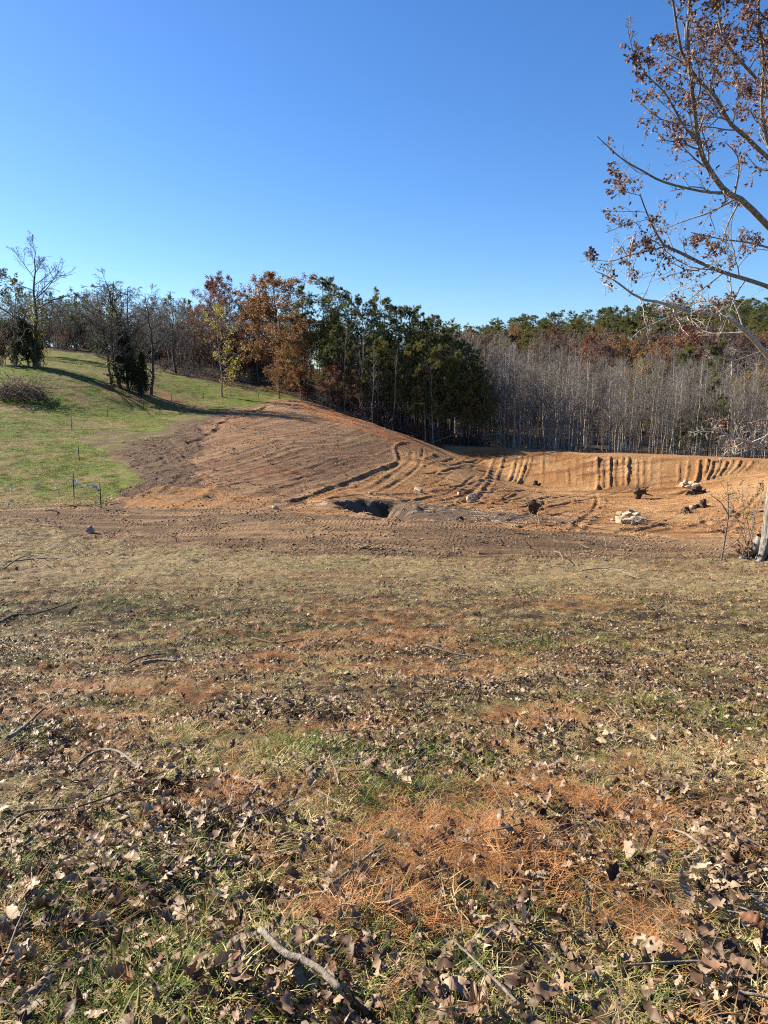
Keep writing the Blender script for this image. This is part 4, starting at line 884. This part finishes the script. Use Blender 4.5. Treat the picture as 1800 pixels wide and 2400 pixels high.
def stump(px, py, size, seed, lab, flip=False, mat=M_ROOT, log=None):
    r2 = np.random.default_rng(seed); p = on_ground(px, py); e = obj('tree_stump', None, loc=p, rot=(0, 0, r2.uniform(0, 6)), sc=size, label=lab, cat='stump')
    K = 10; z = np.linspace(0, 1, K); P = np.stack([.1 * np.sin(z * 3), 0 * z, z * 1.0 - .15], 1)[None]; R = np.interp(z, [0, .3, .7, 1], [.55, .42, .36, .30] if not flip else [.2, .28, .42, .62])[None]
    V, F = tubes(P, R, 14); V += .06 * r2.normal(size=V.shape); cap = [[*range((K - 1) * 14, K * 14)]]
    me = mk_mesh('bole', V, [F, np.array(cap)], [mat], smooth=False); obj('bole', me, e)
    n = 15; az = r2.uniform(0, 6.28, n); h0 = .12 if not flip else .8
    for a in az:
        v = np.array([math.cos(a), math.sin(a), 0]); ll = r2.uniform(.12, .6); dz = r2.uniform(-.25, .4) if not flip else r2.uniform(-.35, .3)
        Q = smooth_line([v * .2 + [0, 0, h0], v * .5 + [0, 0, h0 + dz * .3 + .05], v * (.45 + ll * .5) + [0, 0, h0 + dz], v * (.5 + ll * .8) + [r2.normal(0, .15), r2.normal(0, .15), h0 + dz * 1.2]], 7)[None]
        obj('root', MB().add(*tubes(Q, np.linspace(r2.uniform(.1, .24), .03, 7)[None], 6)).mesh('root', [mat]), e)
    return e
stump(1256, 1140, .8, 1, 'blackened stump at the left foot of the dam')
stump(1495, 1170, 1.15, 2, 'upturned mushroom shaped stump in the middle of the basin', True)
e = stump(1630, 1158, 1.35, 3, 'wide dark root mass below the pale stones'); e.scale = (1.7, 1.2, 1.0)
e = stump(1645, 1190, .8, 4, 'dark stump with a pale log beside it on the basin floor')
stump(1606, 1204, .6, 5, 'small torn root clump left of the log'); e = stump(1252, 1206, 1.0, 6, 'brown root ball on the basin floor left of the diagonal rut', True)
def stick(name, pts_px, r, lab, mat=M_STICK, lift=.02, sub=2, seed=0, K=16, cat='stick', rt=.45, Vsides=7):
    r2 = np.random.default_rng(seed + 900); P = np.array([on_ground(*q) for q in pts_px]); P[:, 2] += lift + r; L = smooth_line(P, K); L[:, 2] = np.linspace(L[0, 2], L[-1, 2], K); L[:, 2] += max(0, float(np.max(gh(L[:, 0], L[:, 1]) + r * .5 - L[:, 2]))) * .7; o_ = L[0].copy()
    e = obj(name, None, loc=o_, label=lab, cat=cat); P3 = (L - o_)[None] + .1 * r * r2.normal(size=(1, K, 3)); R = (np.linspace(r, r * rt, K) * r2.uniform(.95, 1.05, K))[None]
    V, F = tubes(P3, R, Vsides); caps = np.array([list(range(Vsides))[::-1], list(range((K - 1) * Vsides, K * Vsides))]); obj('stem', mk_mesh('stem', V, [F, caps], [mat], smooth=True), e)
    if sub:
        a, ar = grow(r2, P3, R, sub, .35, .98, (38, 10), .28, 6, .12, .02, .55)
        for q in range(sub): obj('side_twig', MB().add(*tubes(a[q:q + 1], ar[q:q + 1], 5)).mesh('side_twig', [mat], True), e)
    return e
stick('fallen_stick', [(612, 2256), (665, 2305), (730, 2345), (800, 2382)], .0115, 'thick grey stick lying at the bottom of the picture', sub=0, lift=.085, rt=.9, seed=1)
stick('fallen_stick', [(185, 1808), (235, 1803), (285, 1820), (330, 1850)], .011, 'bleached curved stick on the left of the meadow', sub=1, seed=2, lift=.04)
stick('fallen_stick', [(180, 1822), (250, 1815), (310, 1818), (360, 1815)], .009, 'straight pale stick crossing behind the bleached curved one', sub=1, seed=3, lift=.03)
stick('fallen_stick', [(540, 1868), (590, 1876), (640, 1895)], .010, 'short pale stick right of the bleached pair', sub=0, seed=4, lift=.03)
stick('fallen_stick', [(20, 1762), (60, 1735), (108, 1702)], .02, 'stout weathered branch end pointing up at the left edge', sub=0, seed=5, lift=.08)
stick('fallen_stick', [(0, 1968), (60, 1935), (180, 1920), (290, 1898), (390, 1872)], .008, 'long thin twig sweeping from the left edge', M_STICKD, sub=3, seed=6, lift=.04)
stick('fallen_stick', [(770, 2100), (830, 2060), (900, 2010)], .009, 'thin twig rising to the right at the centre bottom', M_STICK, sub=1, seed=7, lift=.06)
stick('fallen_stick', [(690, 2102), (760, 2100), (820, 2098), (900, 2085)], .009, 'slim twig under the rising one by the orange needles', M_STICK, sub=2, seed=8, lift=.05)
stick('fallen_branch', [(0, 1462), (30, 1448), (90, 1440), (170, 1422)], .035, 'dark broken branch at the left edge of the meadow', M_STICKD, sub=3, seed=9, lift=.05, cat='branch')
stick('fallen_branch', [(10, 1340), (60, 1325), (130, 1338)], .032, 'pale limb in the brush litter at the upper left of the meadow', M_STICK, sub=3, seed=10, lift=.08, cat='branch')
stick('fallen_branch', [(0, 1318), (70, 1318), (140, 1322), (180, 1335)], .028, 'reddish branch behind the pale limb at the upper left', M_STICKD, sub=3, seed=11, lift=.06, cat='branch')
stick('fallen_branch', [(75, 1304), (100, 1312), (145, 1324)], .028, 'bleached limb among the brush litter near the left edge', M_STICK, sub=2, seed=12, lift=.12, cat='branch')
stick('fallen_branch', [(335, 1567), (375, 1566), (415, 1569)], .035, 'pale broken branch beside the dark needle heap', M_STICK, sub=0, seed=13, lift=.1, cat='branch')
stick('fallen_branch', [(170, 1562), (250, 1570), (330, 1552), (390, 1545)], .022, 'long dark branch through the needle heap on the left', M_STICKD, sub=3, seed=14, lift=.06, cat='branch')
stick('fallen_branch', [(590, 1498), (650, 1506), (710, 1504)], .02, 'dark straight branch on the centre left grass', M_STICKD, sub=2, seed=15, lift=.05, cat='branch')
stick('fallen_branch', [(990, 1585), (1050, 1582), (1075, 1578)], .02, 'thin pale branch on the orange needles at the centre', M_STICK, sub=1, seed=16, lift=.05, cat='branch')
stick('fallen_branch', [(1000, 1530), (1060, 1540), (1130, 1545)], .025, 'dark branch on the orange needle patch', M_STICKD, sub=2, seed=17, lift=.05, cat='branch')
stick('fallen_branch', [(1298, 1306), (1312, 1312), (1320, 1325)], .03, 'pale crooked root sticking up at the road edge', M_STICK, sub=2, seed=18, lift=.2, cat='branch')
stick('fallen_branch', [(1360, 1345), (1430, 1348), (1500, 1362)], .03, 'long branch in the dry grass below the road', M_STICK, sub=3, seed=19, lift=.06, cat='branch')
stick('fallen_branch', [(1440, 1378), (1480, 1385), (1500, 1394)], .02, 'reddish twig in the dry grass left of the oak', M_STICKD, sub=2, seed=20, lift=.06, cat='branch')
stick('fallen_log', [(1620, 1194), (1650, 1186)], .22, 'pale log lying against the dark stump in the basin', M_ROOTL, sub=0, seed=21, lift=.0, cat='log')
stick('fallen_branch', [(1640, 2010), (1600, 1985), (1560, 1960)], .008, 'fine dead stalk lying at the lower right', M_STICK, sub=2, seed=22, lift=.05, cat='stick')
stick('fallen_branch', [(960, 2000), (1010, 1990), (1060, 1975)], .01, 'grey twig among the leaves at the lower centre', M_STICK, sub=1, seed=23, lift=.04, cat='stick')
stick('fallen_branch', [(1220, 1855), (1250, 1890), (1280, 1930)], .008, 'thin stick across the orange needles at the lower right', M_STICK, sub=1, seed=24, lift=.04, cat='stick')
stick('fallen_branch', [(95, 1640), (115, 1655), (122, 1688)], .010, 'bleached bent twig on the left grass', M_STICK, sub=0, seed=25, lift=.05, cat='stick')
# leaning dead poles at the wood edge
for i, (a, b, lab) in enumerate([((1010, 1040, 103), (1100, 1010, 104), 'dead pole leaning at the edge of the pine wood'), ((1165, 1050, 103), (1245, 1020, 104), 'dead pole leaning behind the dam crest'), ((620, 915, 118), (650, 910, 119), 'pale fallen pole at the corner of the field')]):
    P = np.array([at(*a), at(*b)]); P[0, 2] = gh(P[0, 0], P[0, 1])[0]; o_ = P[0]; L = smooth_line(np.array([P[0], P.mean(0) + [0, 0, .1], P[1]]), 10)[None] - o_
    obj('dead_pole', MB().add(*tubes(L, np.linspace(.10, .05, 10)[None], 7)).mesh('dead_pole', [BK_GREY], True), loc=o_, label=lab, cat='pole')
# fence posts
def post(px, pb, pt, lab, ribbon=None, i=0):
    p = on_ground(px, pb); h = np.clip((pb - pt) / FPX * p[1], .9, 1.7)
    e = obj('fence_post', None, loc=p, rot=(0, random.Random(px).uniform(-.04, .04), 0), label=lab, cat='post')
    w = .03; V = []; F = []; mb = MB()
    for (x0, x1, y0, y1) in [(-w, w, -.004, .004), (-.004, .004, -.045, -.004)]:
        mb.add([(x0, y0, -.4), (x1, y0, -.4), (x1, y1, -.4), (x0, y1, -.4), (x0, y0, h), (x1, y0, h), (x1, y1, h), (x0, y1, h)], np.array([[0, 1, 5, 4], [1, 2, 6, 5], [2, 3, 7, 6], [3, 0, 4, 7], [4, 5, 6, 7], [3, 2, 1, 0]]))
    for z in np.arange(.15, h, .12): mb.add(np.array([(-.012, -.06, z), (.012, -.06, z), (.012, -.045, z + .03), (-.012, -.045, z + .03)]), np.array([[0, 1, 2, 3]]))
    obj('shaft', mb.mesh('shaft', [M_STEEL]), e)
    if ribbon:
        for k in range(3):
            t = np.linspace(0, 1, 6); rr = random.Random(k + px); c = np.stack([.04 + t * rr.uniform(-.12, .2), -.06 - .05 * np.sin(t * 4 + k), h * ribbon - t * rr.uniform(.15, .38)], 1)
            V = np.concatenate([c + [-.025, 0, 0], c + [.03, .02, .01]]); F = np.array([[j, j + 1, j + 7, j + 6] for j in range(5)]); obj('ribbon', mk_mesh('ribbon', V, F, [M_TAPE if k < 2 else M_TAPEW]), e)
    return e
for a in [(237, 1190, 1128, 'steel fence post at the lower left beside the road end'), (174, 1168, 1100, 'steel fence post tied with blue tape', .75), (186, 1080, 1042, 'steel fence post standing above the blue taped one'), (169, 1010, 976, 'steel fence post with pale tape, highest on the left', .7),
          (253, 979, 949, 'steel fence post below the dark cedar to its left'), (337, 959, 933, 'steel fence post just in front of the bare clump'), (402, 943, 922, 'steel fence post in the long tree shadow'), (477, 936, 915, 'steel fence post left of the yellow sapling'), (541, 932, 913, 'steel fence post right of the yellow sapling'), (606, 932, 913, 'steel fence post before the copper tree'), (652, 935, 915, 'last steel fence post at the corner of the field')]:
    post(*a)
p = on_ground(720, 940)
for dx, lab in [(0, 'dark wooden post at the corner of the field by the wood'), (1.0, 'second wooden post at the wood corner, right of the first')]:
    q = np.array([p[0] + dx - 1.0, p[1] + .3, 0]); q[2] = gh(q[0], q[1])[0]
    V, F = tubes(np.array([[[0, 0, -.3], [0, 0, .4], [.02, 0, .9], [.03, 0, 1.35]]]), np.array([[.09, .085, .08, .075]]), 9); obj('wooden_post', mk_mesh('wooden_post', V, [F, np.array([list(range(27, 36))])], [M_ROOT]), loc=q, label=lab, cat='post')
for i, (px, py, lab) in enumerate([(30, 1152, 'pale tape strip in the grass farthest left in the row'), (86, 1147, 'blue tape strip, second from the left in the row'), (135, 1146, 'white tape strip left of the taped post'), (183, 1142, 'pale blue tape strip just right of the taped post'), (203, 1149, 'blue tape strip in the middle right of the row'), (222, 1149, 'blue tape strip at the right end of the row'), (23, 1185, 'bright blue tape scrap at the edge of the road'), (182, 1062, 'white tape scrap beside a post on the slope'), (187, 977, 'white scrap on the grass high on the slope')]):
    p = on_ground(px, py); rr = random.Random(i); t = np.linspace(-.5, .5, 9); c = np.stack([t * .30 * rr.uniform(.5, 1), .1 * np.sin(t * 5), .2 + .3 * t * rr.choice([1, 1, -1]) + .05 * np.sin(t * 9)], 1)
    V = np.concatenate([c + [0, 0, -.06], c + [.03, .04, .06]]); F = np.array([[j, j + 1, j + 10, j + 9] for j in range(8)]); obj('tape_strip', mk_mesh('tape_strip', V, F, [M_TAPE if i in (1, 4, 5, 6) else M_TAPEW]), loc=p, rot=(0, 0, rr.uniform(-.6, .6)), label=lab, cat='tape')

# ------------------------------------------------------------------ ground cover
def scatter(name, P, rot, sc_, pi, protos, label, cat):
    me = mk_mesh(name, P, [])
    a = me.attributes.new('rot', 'FLOAT_VECTOR', 'POINT'); a.data.foreach_set('vector', np.asarray(rot, np.float32).ravel())
    a = me.attributes.new('sc', 'FLOAT', 'POINT'); a.data.foreach_set('value', np.asarray(sc_, np.float32))
    a = me.attributes.new('pi', 'INT', 'POINT'); a.data.foreach_set('value', np.asarray(pi, np.int32))
    c = bpy.data.collections.new(name + '_kinds')
    for i, m in enumerate(protos): c.objects.link(bpy.data.objects.new('%s_kind_%02d' % (name, i), m))
    g = bpy.data.node_groups.new(name, 'GeometryNodeTree')
    g.interface.new_socket('Geometry', in_out='INPUT', socket_type='NodeSocketGeometry'); g.interface.new_socket('Geometry', in_out='OUTPUT', socket_type='NodeSocketGeometry')
    N = g.nodes.new; gi = N('NodeGroupInput'); go = N('NodeGroupOutput'); ip = N('GeometryNodeInstanceOnPoints'); ci = N('GeometryNodeCollectionInfo')
    ci.inputs[0].default_value = c; ci.inputs[1].default_value = True; ci.inputs[2].default_value = True
    def na(nm, t):
        q = N('GeometryNodeInputNamedAttribute'); q.data_type = t; q.inputs[0].default_value = nm; return q.outputs[0]
    eu = N('FunctionNodeEulerToRotation'); lk = g.links.new
    lk(gi.outputs[0], ip.inputs['Points']); lk(ci.outputs[0], ip.inputs['Instance']); ip.inputs['Pick Instance'].default_value = True
    lk(na('pi', 'INT'), ip.inputs['Instance Index']); lk(na('rot', 'FLOAT_VECTOR'), eu.inputs[0]); lk(eu.outputs[0], ip.inputs['Rotation']); lk(na('sc', 'FLOAT'), ip.inputs['Scale']); lk(ip.outputs[0], go.inputs[0])
    o = obj(name, me, label=label, cat=cat, kind='stuff'); md = o.modifiers.new('scatter', 'NODES'); md.node_group = g
    return o
G_GREEN = leafy('green_grass', [(.04, .075, .006), (.075, .12, .011), (.13, .16, .022), (.22, .19, .055)], .3, obj_rand=True)
G_DRY = leafy('dry_grass', [(.20, .14, .06), (.34, .25, .11), (.52, .40, .20), (.26, .22, .07)], .25, obj_rand=True)
G_NEED = leafy('pine_straw', [(.18, .07, .022), (.30, .13, .045), (.42, .21, .085), (.28, .12, .04)], .2, obj_rand=True)
G_FIELD = leafy('field_grass', [(.06, .09, .008), (.11, .15, .014), (.16, .19, .022), (.21, .19, .05)], .3, obj_rand=True, spread=.4)
G_LEAF = leafy('fallen_leaves', [(.05, .027, .016), (.10, .058, .032), (.165, .10, .06), (.25, .17, .108), (.35, .26, .175), (.15, .062, .028)], .12, .55, obj_rand=True, spread=0.0)
G_CLOD = plain('clods', (.20, .125, .072), .95, 0, .35, 3)
G_CLODO = plain('clay_clods', (.32, .17, .075), .95, 0, .3, 3)
def blades(rng, n, rad, h, w, lay=.5, bend=.6, seg=3):
    a = rng.uniform(0, 6.28, n); r = rad * np.sqrt(rng.random(n)); b = np.stack([r * np.cos(a), r * np.sin(a), np.full(n, -.01)], 1)
    z = rng.uniform(0, 6.28, n); d = nrm(np.stack([np.cos(z) * lay, np.sin(z) * lay, rng.uniform(.15, 1, n)], 1)); side = nrm(np.cross(d, [0, 0, 1.0])); L = h * rng.uniform(.45, 1.15, n)
    pts = []; p = b
    for k in range(seg + 1):
        ww = w * (1 - k / seg) ** .7 * rng.uniform(.7, 1.2, n)
        pts += [p - side * ww[:, None] * .5] + ([p + side * ww[:, None] * .5] if k < seg else [])
        d = nrm(d + np.array([0, 0, -bend / seg]) + .12 * rng.normal(size=d.shape)); p = p + d * (L / seg)[:, None]; p[:, 2] = np.maximum(p[:, 2], .003)
    V = np.stack(pts, 1); m = V.shape[1]; o = np.arange(n)[:, None] * m
    F4 = np.concatenate([np.stack([o[:, 0] + 2 * k, o[:, 0] + 2 * k + 1, o[:, 0] + 2 * k + 3, o[:, 0] + 2 * k + 2], 1) for k in range(seg - 1)]); F3 = np.stack([o[:, 0] + 2 * seg - 2, o[:, 0] + 2 * seg - 1, o[:, 0] + 2 * seg], 1)
    return V.reshape(-1, 3), F4, F3
def tuft(seed, specs, name):
    r2 = np.random.default_rng(seed); V = []; F = []; M = []; n = 0; mats = []
    for (cnt, rad, h, w, lay, bend, mat) in specs:
        v, f4, f3 = blades(r2, cnt, rad, h, w, lay, bend); V.append(v); F += [f4 + n, f3 + n]; M += [np.full(len(f4), len(mats)), np.full(len(f3), len(mats))]; mats.append(mat); n += len(v)
    return mk_mesh(name, np.concatenate(V), F, mats, np.concatenate(M))
K_GREEN = [tuft(600 + i, [(16, .07, .16, .006, .6, .7, G_GREEN), (8, .08, .14, .005, 1.0, .9, G_DRY)], 'green_tuft') for i in range(5)]
K_DRY = [tuft(620 + i, [(24, .09, .14, .0055, 1.2, .9, G_DRY), (3, .07, .12, .005, .7, .7, G_GREEN)], 'dry_tuft') for i in range(5)]
K_NEED = [tuft(640 + i, [(42, .09, .17, .0028, 3.0, .5, G_NEED)], 'needle_bunch') for i in range(5)]
r5 = np.random.default_rng(808)
K_LEAF = []
for i in range(18):
    V, F = curled_leaf(r5, [.5, .9, 1.3, 2.0][i % 4]); V[:, 1] -= .45; K_LEAF.append(mk_mesh('leaf_kind', V, F, [G_LEAF]))
def fan_pts(rng, dens):
    """points over the meadow, density per m2 given by band [(y0,y1,d)]"""
    X = []; Y = []
    for y0, y1, d in dens:
        n = int(d * (y1 - y0) * (1.16 * (y0 + y1) / 2 + 3.6)); 
        y = np.sqrt(rng.uniform((y0 + 3.1 / 2) ** 2, (y1 + 3.1 / 2) ** 2, n)) - 3.1 / 2; X.append(rng.uniform(-1, 1, n) * (.58 * y + 1.8)); Y.append(y)
    x = np.concatenate(X); y = np.concatenate(Y); rg = reg_at(x, y); ny = np.interp(x, P_NEAR[:, 0], P_NEAR[:, 1]); k = (rg == 1) | ((rg == 3) & (rng.random(len(x)) < .4 * np.exp(-np.maximum(y - ny, 0) / 1.1))); return x[k], y[k]
blobs = [(ground_at(px, py)[:2], r, w) for px, py, r, w in [(950, 1500, 1.9, 1.3), (1050, 1570, 1.1, 1.2), (880, 1450, 2.2, .9), (800, 1420, 2.4, .6), (520, 1480, 1.6, .7), (330, 1620, 1.2, .9), (180, 1700, .9, 1.1), (350, 1740, .6, 1.0), (560, 1900, .4, .9), (600, 1960, .25, .6), (1050, 1960, .35, .8), (1180, 1880, .5, .8), (1330, 1900, .5, 1.1), (1150, 2020, .35, 1.2), (930, 2130, .28, 1.3), (1000, 2060, .3, 1.0), (1470, 2140, .12, .9), (1220, 1690, .7, .8), (1340, 1420, 1.6, .9), (1450, 1370, 2.0, .6), (150, 1320, 2.2, .7), (60, 1400, 1.6, .5), (400, 1360, 3.0, .4), (1650, 1340, 2.5, .4), (560, 1560, .8, .7), (260, 1560, 1.0, .8), (700, 1700, .5, .4), (1480, 1880, .4, .4)]]
def need_mask(x, y):
    m = 0 * x
    for c, r, w in blobs: m = np.maximum(m, w * np.exp(-(((x - c[0]) / (r * 1.25)) ** 2 + ((y - c[1]) / r) ** 2)))
    return np.clip(sstep(.30, 1.0, m * .7 + 1.15 * fbm(x * 1.1, y * 2.2, 5, 3, .75) + .04) * .62 + .035, 0, 1)
gblobs = [(ground_at(px, py)[:2], r, w) for px, py, r, w in [(120, 2150, .55, 1.0), (700, 1750, .8, .6), (650, 1900, .5, .6), (480, 1960, .4, .6), (900, 1900, .5, .5), (1380, 2050, .35, .6), (780, 1330, 3.0, .8), (1220, 1390, 1.5, .5), (350, 1430, 2.5, .6), (450, 1500, 1.8, .5), (1300, 1510, 1.5, .7), (60, 2330, .3, .9), (830, 2200, .3, .4), (1700, 1650, 1.2, .4), (200, 1290, 3, .6)]]
def green_mask(x, y):
    m = 0 * x
    for c, r, w in gblobs: m = np.maximum(m, w * np.exp(-(((x - c[0]) / (r * 1.3)) ** 2 + ((y - c[1]) / r) ** 2)))
    return np.clip(m + .8 * fbm(x * .7 + 3, y * .7, 4, 6) + .30 - .021 * y, 0, 1)
r6 = np.random.default_rng(909)
def rot_rand(rng, n, tilt): return np.stack([rng.normal(0, tilt, n), rng.normal(0, tilt, n), rng.uniform(0, 6.28, n)], 1)
bands = [(1.0, 3.5, 280), (3.5, 7, 190), (7, 13, 90), (13, 22, 48), (22, 42, 36)]
x, y = fan_pts(r6, bands); z = gh(x, y); nm = need_mask(x, y); gm = green_mask(x, y)
u = r6.random(len(x)); keep = r6.random(len(x)) > nm * .8; isg = (u < gm * .95)
k1 = keep & isg; k2 = keep & ~isg
scl = (.5 + .62 * vnoise(x * 1.7, y * 1.7, 2)) * (1 + .25 * sstep(6, 14, y)) * r6.uniform(.7, 1.2, len(x)) * (1 + np.clip(y - 10, 0, 25) * .012)
scatter('green_grass_tufts', np.stack([x, y, z], 1)[k1], rot_rand(r6, k1.sum(), .15), scl[k1], r6.integers(0, 5, k1.sum()), K_GREEN, 'green grass growing through the leaf litter of the meadow', 'grass')
scatter('dry_grass_tufts', np.stack([x, y, z], 1)[k2], rot_rand(r6, k2.sum(), .2), scl[k2], r6.integers(0, 5, k2.sum()), K_DRY, 'straw coloured dead grass matted over the meadow', 'grass')
x, y = fan_pts(r6, [(1.0, 3.5, 420), (3.5, 7, 300), (7, 13, 200), (13, 22, 120), (22, 42, 50)]); z = gh(x, y); k = r6.random(len(x)) < need_mask(x, y)
x, y, z = x[k], y[k], z[k]
scatter('pine_straw', np.stack([x, y, z + .015], 1), rot_rand(r6, len(x), .25), r6.uniform(.7, 1.25, len(x)), r6.integers(0, 5, len(x)), K_NEED, 'orange fallen pine needles in drifts on the meadow', 'pine needles')
# fallen leaves
def leaf_mask(x, y):
    px = x / np.maximum(y, 1); return np.clip(.50 + .9 * fbm(x * .9, y * .9, 4, 1) + .22 * px - .25 * np.exp(-((y - 22) / 7) ** 2) - .3 * need_mask(x, y), .03, 1)
x, y = fan_pts(r6, [(1.0, 3.5, 820), (3.5, 7, 600), (7, 13, 330), (13, 22, 130), (22, 42, 48)]); k = r6.random(len(x)) < leaf_mask(x, y); x, y = x[k], y[k]
P = np.stack([x, y, gh(x, y) + r6.uniform(.02, .065, len(x))], 1); Rr = rot_rand(r6, len(x), .42); Rr[:, 0] += np.where(r6.random(len(x)) < .35, math.pi, 0); Ss = r6.uniform(.048, .095, len(x)) * np.where(r6.random(len(x)) < .4, .55, 1.0) * (1 + .010 * y); Pi = r6.integers(0, 18, len(x))
vis_ = (np.abs(x) < .535 * (CP * y - SP * P[:, 2])) & (((SP * y + CP * P[:, 2]) / (CP * y - SP * P[:, 2])) > -.71)
near = np.argsort(np.where(vis_, y / (Ss / .1), 1e9))[:295]
sel = np.zeros(len(x), bool); sel[near] = True
for k in near:
    obj('fallen_leaf', K_LEAF[Pi[k]], loc=P[k], rot=Rr[k], sc=Ss[k] * 1.05, label='curled dry brown oak leaf in the near grass', cat='leaf', group='single oak leaves in the near grass')
scatter('fallen_leaves', P[~sel], Rr[~sel], Ss[~sel], Pi[~sel], K_LEAF, 'dry brown oak leaves littered over the meadow', 'leaves')
# litter of twigs and bark bits
r7 = np.random.default_rng(313)
def twig_kind(seed, n, L, r):
    r2 = np.random.default_rng(seed); P = np.zeros((n, 4, 3)); d = nrm(r2.normal(size=(n, 3)) * [1, 1, .15]); P[:, 0] = r2.normal(0, .05, (n, 3)) * [1, 1, .2]
    for k in range(1, 4): d = nrm(d + .12 * r2.normal(size=d.shape) * [1, 1, .4]); P[:, k] = P[:, k - 1] + d * L / 3
    return P, np.linspace(r, r * .5, 4)[None].repeat(n, 0)
K_TW = [MB().add(*tubes(*twig_kind(700 + i, 2, .22, .003 + .0015 * (i % 2)), 4)).mesh('twig_kind', [M_STICK if i % 2 else M_STICKD]) for i in range(5)]
x, y = fan_pts(r7, [(1, 4, 3), (4, 12, 3), (12, 42, 3)])
scatter('twig_litter', np.stack([x, y, gh(x, y) + .04], 1), rot_rand(r7, len(x), .06), r7.uniform(.5, 1.4, len(x)) * (1 + y * .01), r7.integers(0, 5, len(x)), K_TW, 'small dead twigs strewn over the meadow', 'twigs')
# field grass
K_FLD = [tuft(660 + i, [(26, .20, .10, .016, .8, .7, G_FIELD)], 'field_tuft') for i in range(5)]
K_FLDD = [tuft(670 + i, [(20, .20, .12, .014, .9, .7, G_DRY)], 'field_dry_tuft') for i in range(3)]
nF = 120000; y = 40 + 105 * r7.random(nF) ** 1.25; x = r7.uniform(-1, .1, nF) * (.62 * y + 4)
k = reg_at(x, y) == 2; x, y = x[k], y[k]
q = fbm(x * .25, y * .25, 4, 1) * .275 + fbm(x * 1.3, y * 1.3, 4, 2) * .225 + .5; bare = inside(x, y, P_SCAR) | inside(x, y, P_DUFF)
k = (r7.random(len(x)) > sstep(.50, .70, q) * .6) & ~(bare & (r7.random(len(x)) < .85)); x, y, q = x[k], y[k], q[k]
edge = np.exp(-(y - np.interp(x, P_ROAD[12:][::-1, 0], P_ROAD[12:][::-1, 1])) / 2.0); dry = (r7.random(len(x)) < .12 + .3 * sstep(.45, .6, q)) | (r7.random(len(x)) < edge)
pi = np.where(dry, 5 + r7.integers(0, 3, len(x)), r7.integers(0, 5, len(x)))
scatter('field_grass', np.stack([x, y, gh(x, y)], 1), rot_rand(r7, len(x), .1), r7.uniform(.6, 1.3, len(x)) * (.7 + .9 * vnoise(x * 1.1, y * 1.1, 3)) * (1 + .8 * (edge > .3) * dry), pi, K_FLD + K_FLDD, 'short green grass of the hillside field', 'grass')
# clods and torn roots on the bare earth
def clod(seed, mat):
    import bmesh
    r2 = np.random.default_rng(seed); bm = bmesh.new(); bmesh.ops.create_icosphere(bm, subdivisions=1, radius=1)
    for v in bm.verts: v.co = Vector(v.co) * r2.uniform(.6, 1.2); v.co.z *= .65
    me = bpy.data.meshes.new('clod'); bm.to_mesh(me); bm.free(); me.materials.append(mat); return me
K_CL = [clod(i, G_CLOD) for i in range(4)] + [clod(10 + i, G_CLODO) for i in range(4)]
nC = 60000; y = 29 + 70 * r7.random(nC) ** 1.3; x = r7.uniform(-.55, .6, nC) * (y + 4); rg = reg_at(x, y); k = ((rg == 3) | (rg == 4) | (rg == 5)) & (fbm(x * .6, y * .6, 3, 4) > -.05) | ((rg == 6) & (r7.random(nC) < .12)); x, y, rg = x[k], y[k], rg[k]
s = .018 + .055 * r7.random(len(x)) ** 5 + y * .00025
scatter('dirt_clods', np.stack([x, y, gh(x, y) + s * .2], 1), rot_rand(r7, len(x), .5), s, np.where(rg >= 5, 4, 0) + r7.integers(0, 4, len(x)), K_CL, 'loose clods of earth on the graded soil', 'clods')
K_RT = [MB().add(*tubes(*twig_kind(720 + i, 3, .7, .02), 4)).mesh('root_kind', [M_ROOTL if i % 2 else M_ROOT]) for i in range(4)]
nC = 2600; y = 30 + 70 * r7.random(nC); x = r7.uniform(-.5, .6, nC) * y; rg = reg_at(x, y); dn = np.exp(-(((x - 5) / 9) ** 2 + ((y - 45) / 8) ** 2)) + .25 + .6 * np.exp(-(((x + 18) / 9) ** 2 + ((y - 60) / 14) ** 2)); k = (rg >= 3) & (rg <= 5) & (r7.random(nC) < dn); x, y = x[k], y[k]
scatter('torn_roots', np.stack([x, y, gh(x, y) + .03], 1), rot_rand(r7, len(x), .3), r7.uniform(.4, 1.2, len(x)), r7.integers(0, 4, len(x)), K_RT, 'torn roots and sticks scattered over the bare soil', 'roots')
